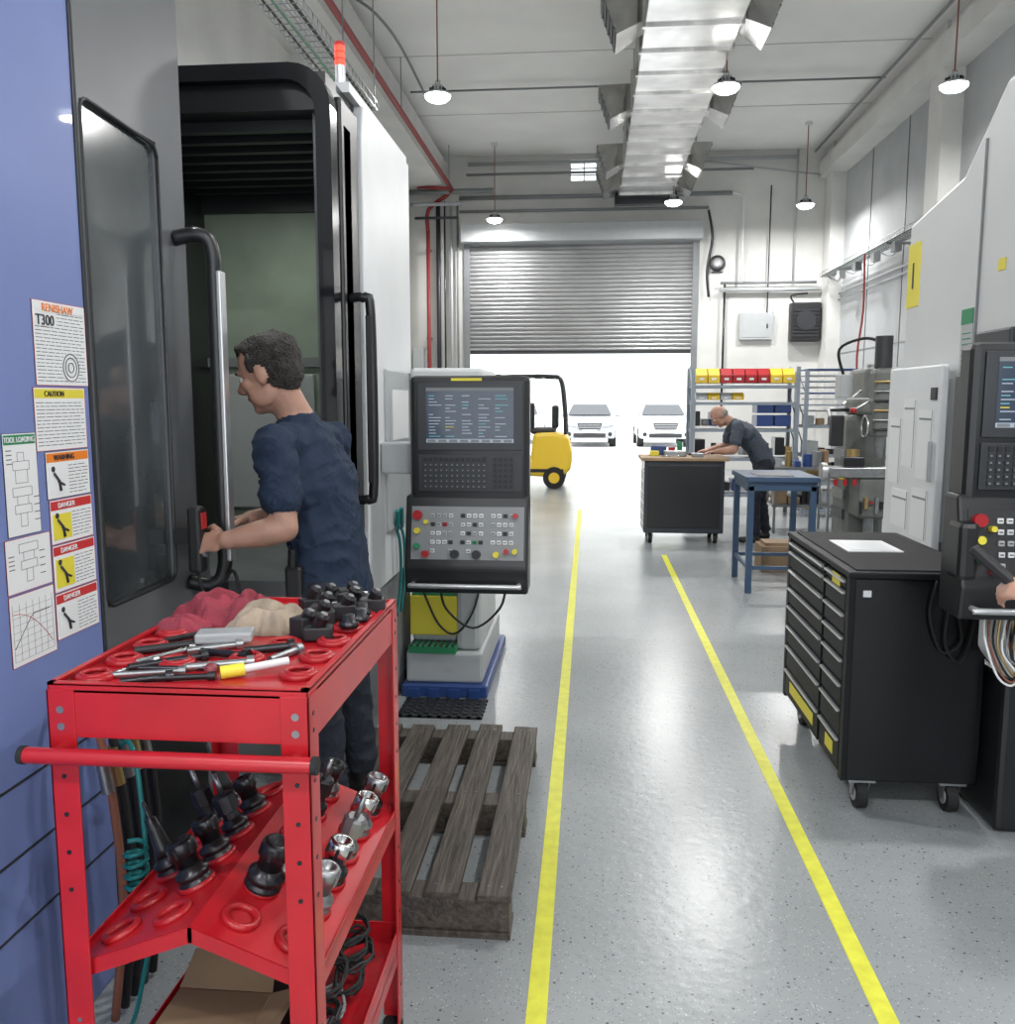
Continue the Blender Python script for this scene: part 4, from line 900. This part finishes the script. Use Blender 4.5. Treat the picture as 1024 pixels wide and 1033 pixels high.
    dg=bpy.context.evaluated_depsgraph_get(); dg.update(); me2=bpy.data.meshes.new_from_object(o.evaluated_get(dg)); bpy.data.objects.remove(o)
    mats=[]; 
    for p in P:
        l_=p[5] if p[0]=='c' else p[6]
        if l_ not in mats: mats.append(l_)
    nf=len(me2.polygons); C=np.empty(nf*3); me2.polygons.foreach_get('center',C); C=C.reshape(-1,3)
    best=np.full(nf,1e9); lab=np.zeros(nf,dtype=np.int32)
    for p in P:
        if p[0]=='c':
            _,a,c,ra,rb,l_,s_,n_,d_,sx=p; a=np.array(a); ab=np.array(c)-a; t=np.clip(((C-a)@ab)/(ab@ab),0,1); o_=C-a-np.outer(t,ab)
            dd=np.sqrt((o_@np.array(s_)/sx)**2+(o_@np.array(n_))**2+(o_@np.array(d_))**2)-(ra+(rb-ra)*t)
        else:
            _,c,f_,s_,u_,r,l_=p; q=C-np.array(c); dd=(np.sqrt((q@np.array(f_)/r[0])**2+(q@np.array(s_)/r[1])**2+(q@np.array(u_)/r[2])**2)-1)*(sum(r)/3)
        mk=dd<best; best[mk]=dd[mk]; lab[mk]=mats.index(l_)
    me2.materials.clear()
    for m in mats: me2.materials.append(m)
    me2.polygons.foreach_set('material_index',lab); me2.polygons.foreach_set('use_smooth',np.ones(nf,dtype=bool))
    cl=[mats.index(x) for x in (shirt,trs) if x in mats]; hi=mats.index(hr)
    amt=np.zeros(len(me2.vertices)); ah=np.zeros(len(me2.vertices))
    for pl in me2.polygons:
        if pl.material_index in cl:
            for vi in pl.vertices: amt[vi]+=.25
        elif pl.material_index==hi:
            for vi in pl.vertices: ah[vi]+=.25
    nr=[v.normal.copy() for v in me2.vertices]
    for i,v in enumerate(me2.vertices):
        if amt[i]>.9:
            c=v.co; w_=noise.noise_vector(c*5)*.8
            rdg=1-abs(noise.noise(V((c.x*11,c.y*11,c.z*16))+w_))*2.2
            v.co=c+nr[i]*(.009*rdg+.003*noise.noise(c*30))
        elif ah[i]>.6 and hair:
            v.co=v.co+nr[i]*(.007*noise.noise(v.co*30)+.005*noise.noise(v.co*75))
    me2.update(); me2.name=name
    ob=bpy.data.objects.new(name,me2); sc.collection.objects.link(ob)
    k=k*hk; b=B()
    for q in (-1,1):
        b.sph(h(.078,q*.031,.004),.0135*k,eyew,sub=2); b.sph(h(.0885,q*.031,.004),.0055*k,ink,sub=2)
        b.cyl(h(.096,q*.018,.024),h(.09,q*.046,.026),.004*k,hr,seg=6)
    eo=b.fin('eyes'); eo.parent=ob
    return ob
Lb=(navy,trou,skin,hairm,shoe,lips)
S1=V((-.24,-.97,0))
shc=V((-.965,2.97,1.455))
man=human('machinist',dict(pelvis=(-.885,2.98,.99),waist=(-.895,2.98,1.11),chest=(-.93,2.98,1.31),neck=(-.99,2.965,1.54),head=(-1.06,2.93,1.685),
    shL=shc+S1*.18,shR=shc-S1*.18,elL=(-.955,2.72,1.195),wrL=(-1.125,2.665,1.165),elR=(-1.0,3.13,1.2),wrR=(-1.14,2.9,1.20),
    hipL=(-.90,2.89,.95),hipR=(-.86,3.07,.95),knL=(-.90,2.86,.58),knR=(-.86,3.10,.58),anL=(-.87,2.86,.24),anR=(-.83,3.12,.24),toL=(-1.0,2.84,.178),toR=(-.97,3.16,.178)),
    (-.97,.24,0),(-.97,.16,-.28),(-.25,0,1),Lb,
    dict(L=dict(d=(-.9,.05,-.1),n=(-.1,.8,-.5),t=(0,.3,1),curl=.85),R=dict(d=(-.7,-.6,0),n=(0,-.3,-.9),t=(-.5,-.2,.8),curl=.75)),vox=.0065,belly=.0,hk=1.08)
b=B(); b.bx(-.99,2.795,.93,-.93,2.835,1.06,blackp,.012); b.cyl((-.96,2.79,1.06),(-.955,2.785,1.12),.014,black); t=b.fin('belt_pouch'); t.parent=man
Lb2=(gtee,trou,skin,hairg,shoe,lips)
human('machinist',dict(pelvis=(1.98,10.35,.94),waist=(1.90,10.34,1.06),chest=(1.76,10.33,1.22),neck=(1.60,10.32,1.35),head=(1.47,10.30,1.42),
    shL=(1.65,10.13,1.30),shR=(1.65,10.52,1.30),elL=(1.60,10.05,1.05),wrL=(1.42,10.12,1.03),elR=(1.58,10.55,1.07),wrR=(1.38,10.45,1.03),
    hipL=(1.97,10.25,.88),hipR=(1.97,10.45,.88),knL=(1.86,10.22,.48),knR=(1.98,10.50,.48),anL=(1.88,10.18,.09),anR=(2.06,10.52,.09),toL=(1.72,10.16,.035),toR=(1.91,10.52,.035)),
    (-1,0,0),(-.75,0,-.66),(-.6,0,.75),Lb2,
    dict(L=dict(d=(-1,.1,-.1),n=(0,.1,-1),t=(0,1,0),curl=.3),R=dict(d=(-1,-.1,-.1),n=(0,0,-1),t=(0,-1,0),curl=.3)),vox=.009,hair=False)
human('technician',dict(pelvis=(1.8,2.1,.97),waist=(1.8,2.1,1.08),chest=(1.8,2.11,1.28),neck=(1.8,2.12,1.5),head=(1.8,2.16,1.62),
    shL=(1.61,2.12,1.42),shR=(1.99,2.12,1.42),elL=(1.42,2.12,1.14),wrL=(1.17,2.35,1.10),elR=(2.05,2.08,1.14),wrR=(1.98,2.3,1.12),
    hipL=(1.71,2.1,.91),hipR=(1.89,2.1,.91),knL=(1.7,2.13,.5),knR=(1.9,2.13,.5),anL=(1.69,2.1,.09),anR=(1.91,2.1,.09),toL=(1.67,2.25,.035),toR=(1.93,2.25,.035)),
    (0,1,0),(-.2,1,-.2),(0,.1,1),Lb,
    dict(L=dict(d=(-.72,.6,.12),n=(.2,.5,-.6),t=(.1,.3,.9),curl=.8),R=dict(d=(0,1,0),n=(-1,0,0),t=(0,0,1),curl=.5)),vox=.008)
b=B(); q=V((-.5,.35,.5)).normalized().to_track_quat('Z','Y').to_matrix().to_4x4()
b.bx(-.022,-.012,-.06,.022,.012,.10,blackp,.006,Mx=Matrix.Translation((1.10,2.44,1.14))@q); b.bx(-.017,-.014,-.02,.017,-.011,.08,dkgrey,.002,Mx=Matrix.Translation((1.10,2.44,1.14))@q); b.fin('barcode_scanner')

# ------------------------------------------------------------ world, sun, camera
w=bpy.data.worlds.new('World'); sc.world=w; w.use_nodes=True
bg=w.node_tree.nodes['Background']; bg.inputs[0].default_value=(.92,.965,1,1); bg.inputs[1].default_value=2.9
l=bpy.data.lights.new('sun','SUN'); l.energy=3.8; l.angle=.02; lo=bpy.data.objects.new('sun',l); sc.collection.objects.link(lo); lo.rotation_euler=(math.radians(28),0,math.radians(-8))
cam=bpy.data.cameras.new('Camera'); co=bpy.data.objects.new('Camera',cam); sc.collection.objects.link(co); sc.camera=co
cam.sensor_fit='HORIZONTAL'; cam.sensor_width=36; cam.lens=900*36/1024; cam.clip_start=.05; cam.clip_end=300
co.location=(0,0,1.6); co.rotation_euler=(math.radians(90-7.16),0,math.radians(5.2))
sc.view_settings.view_transform='Standard'
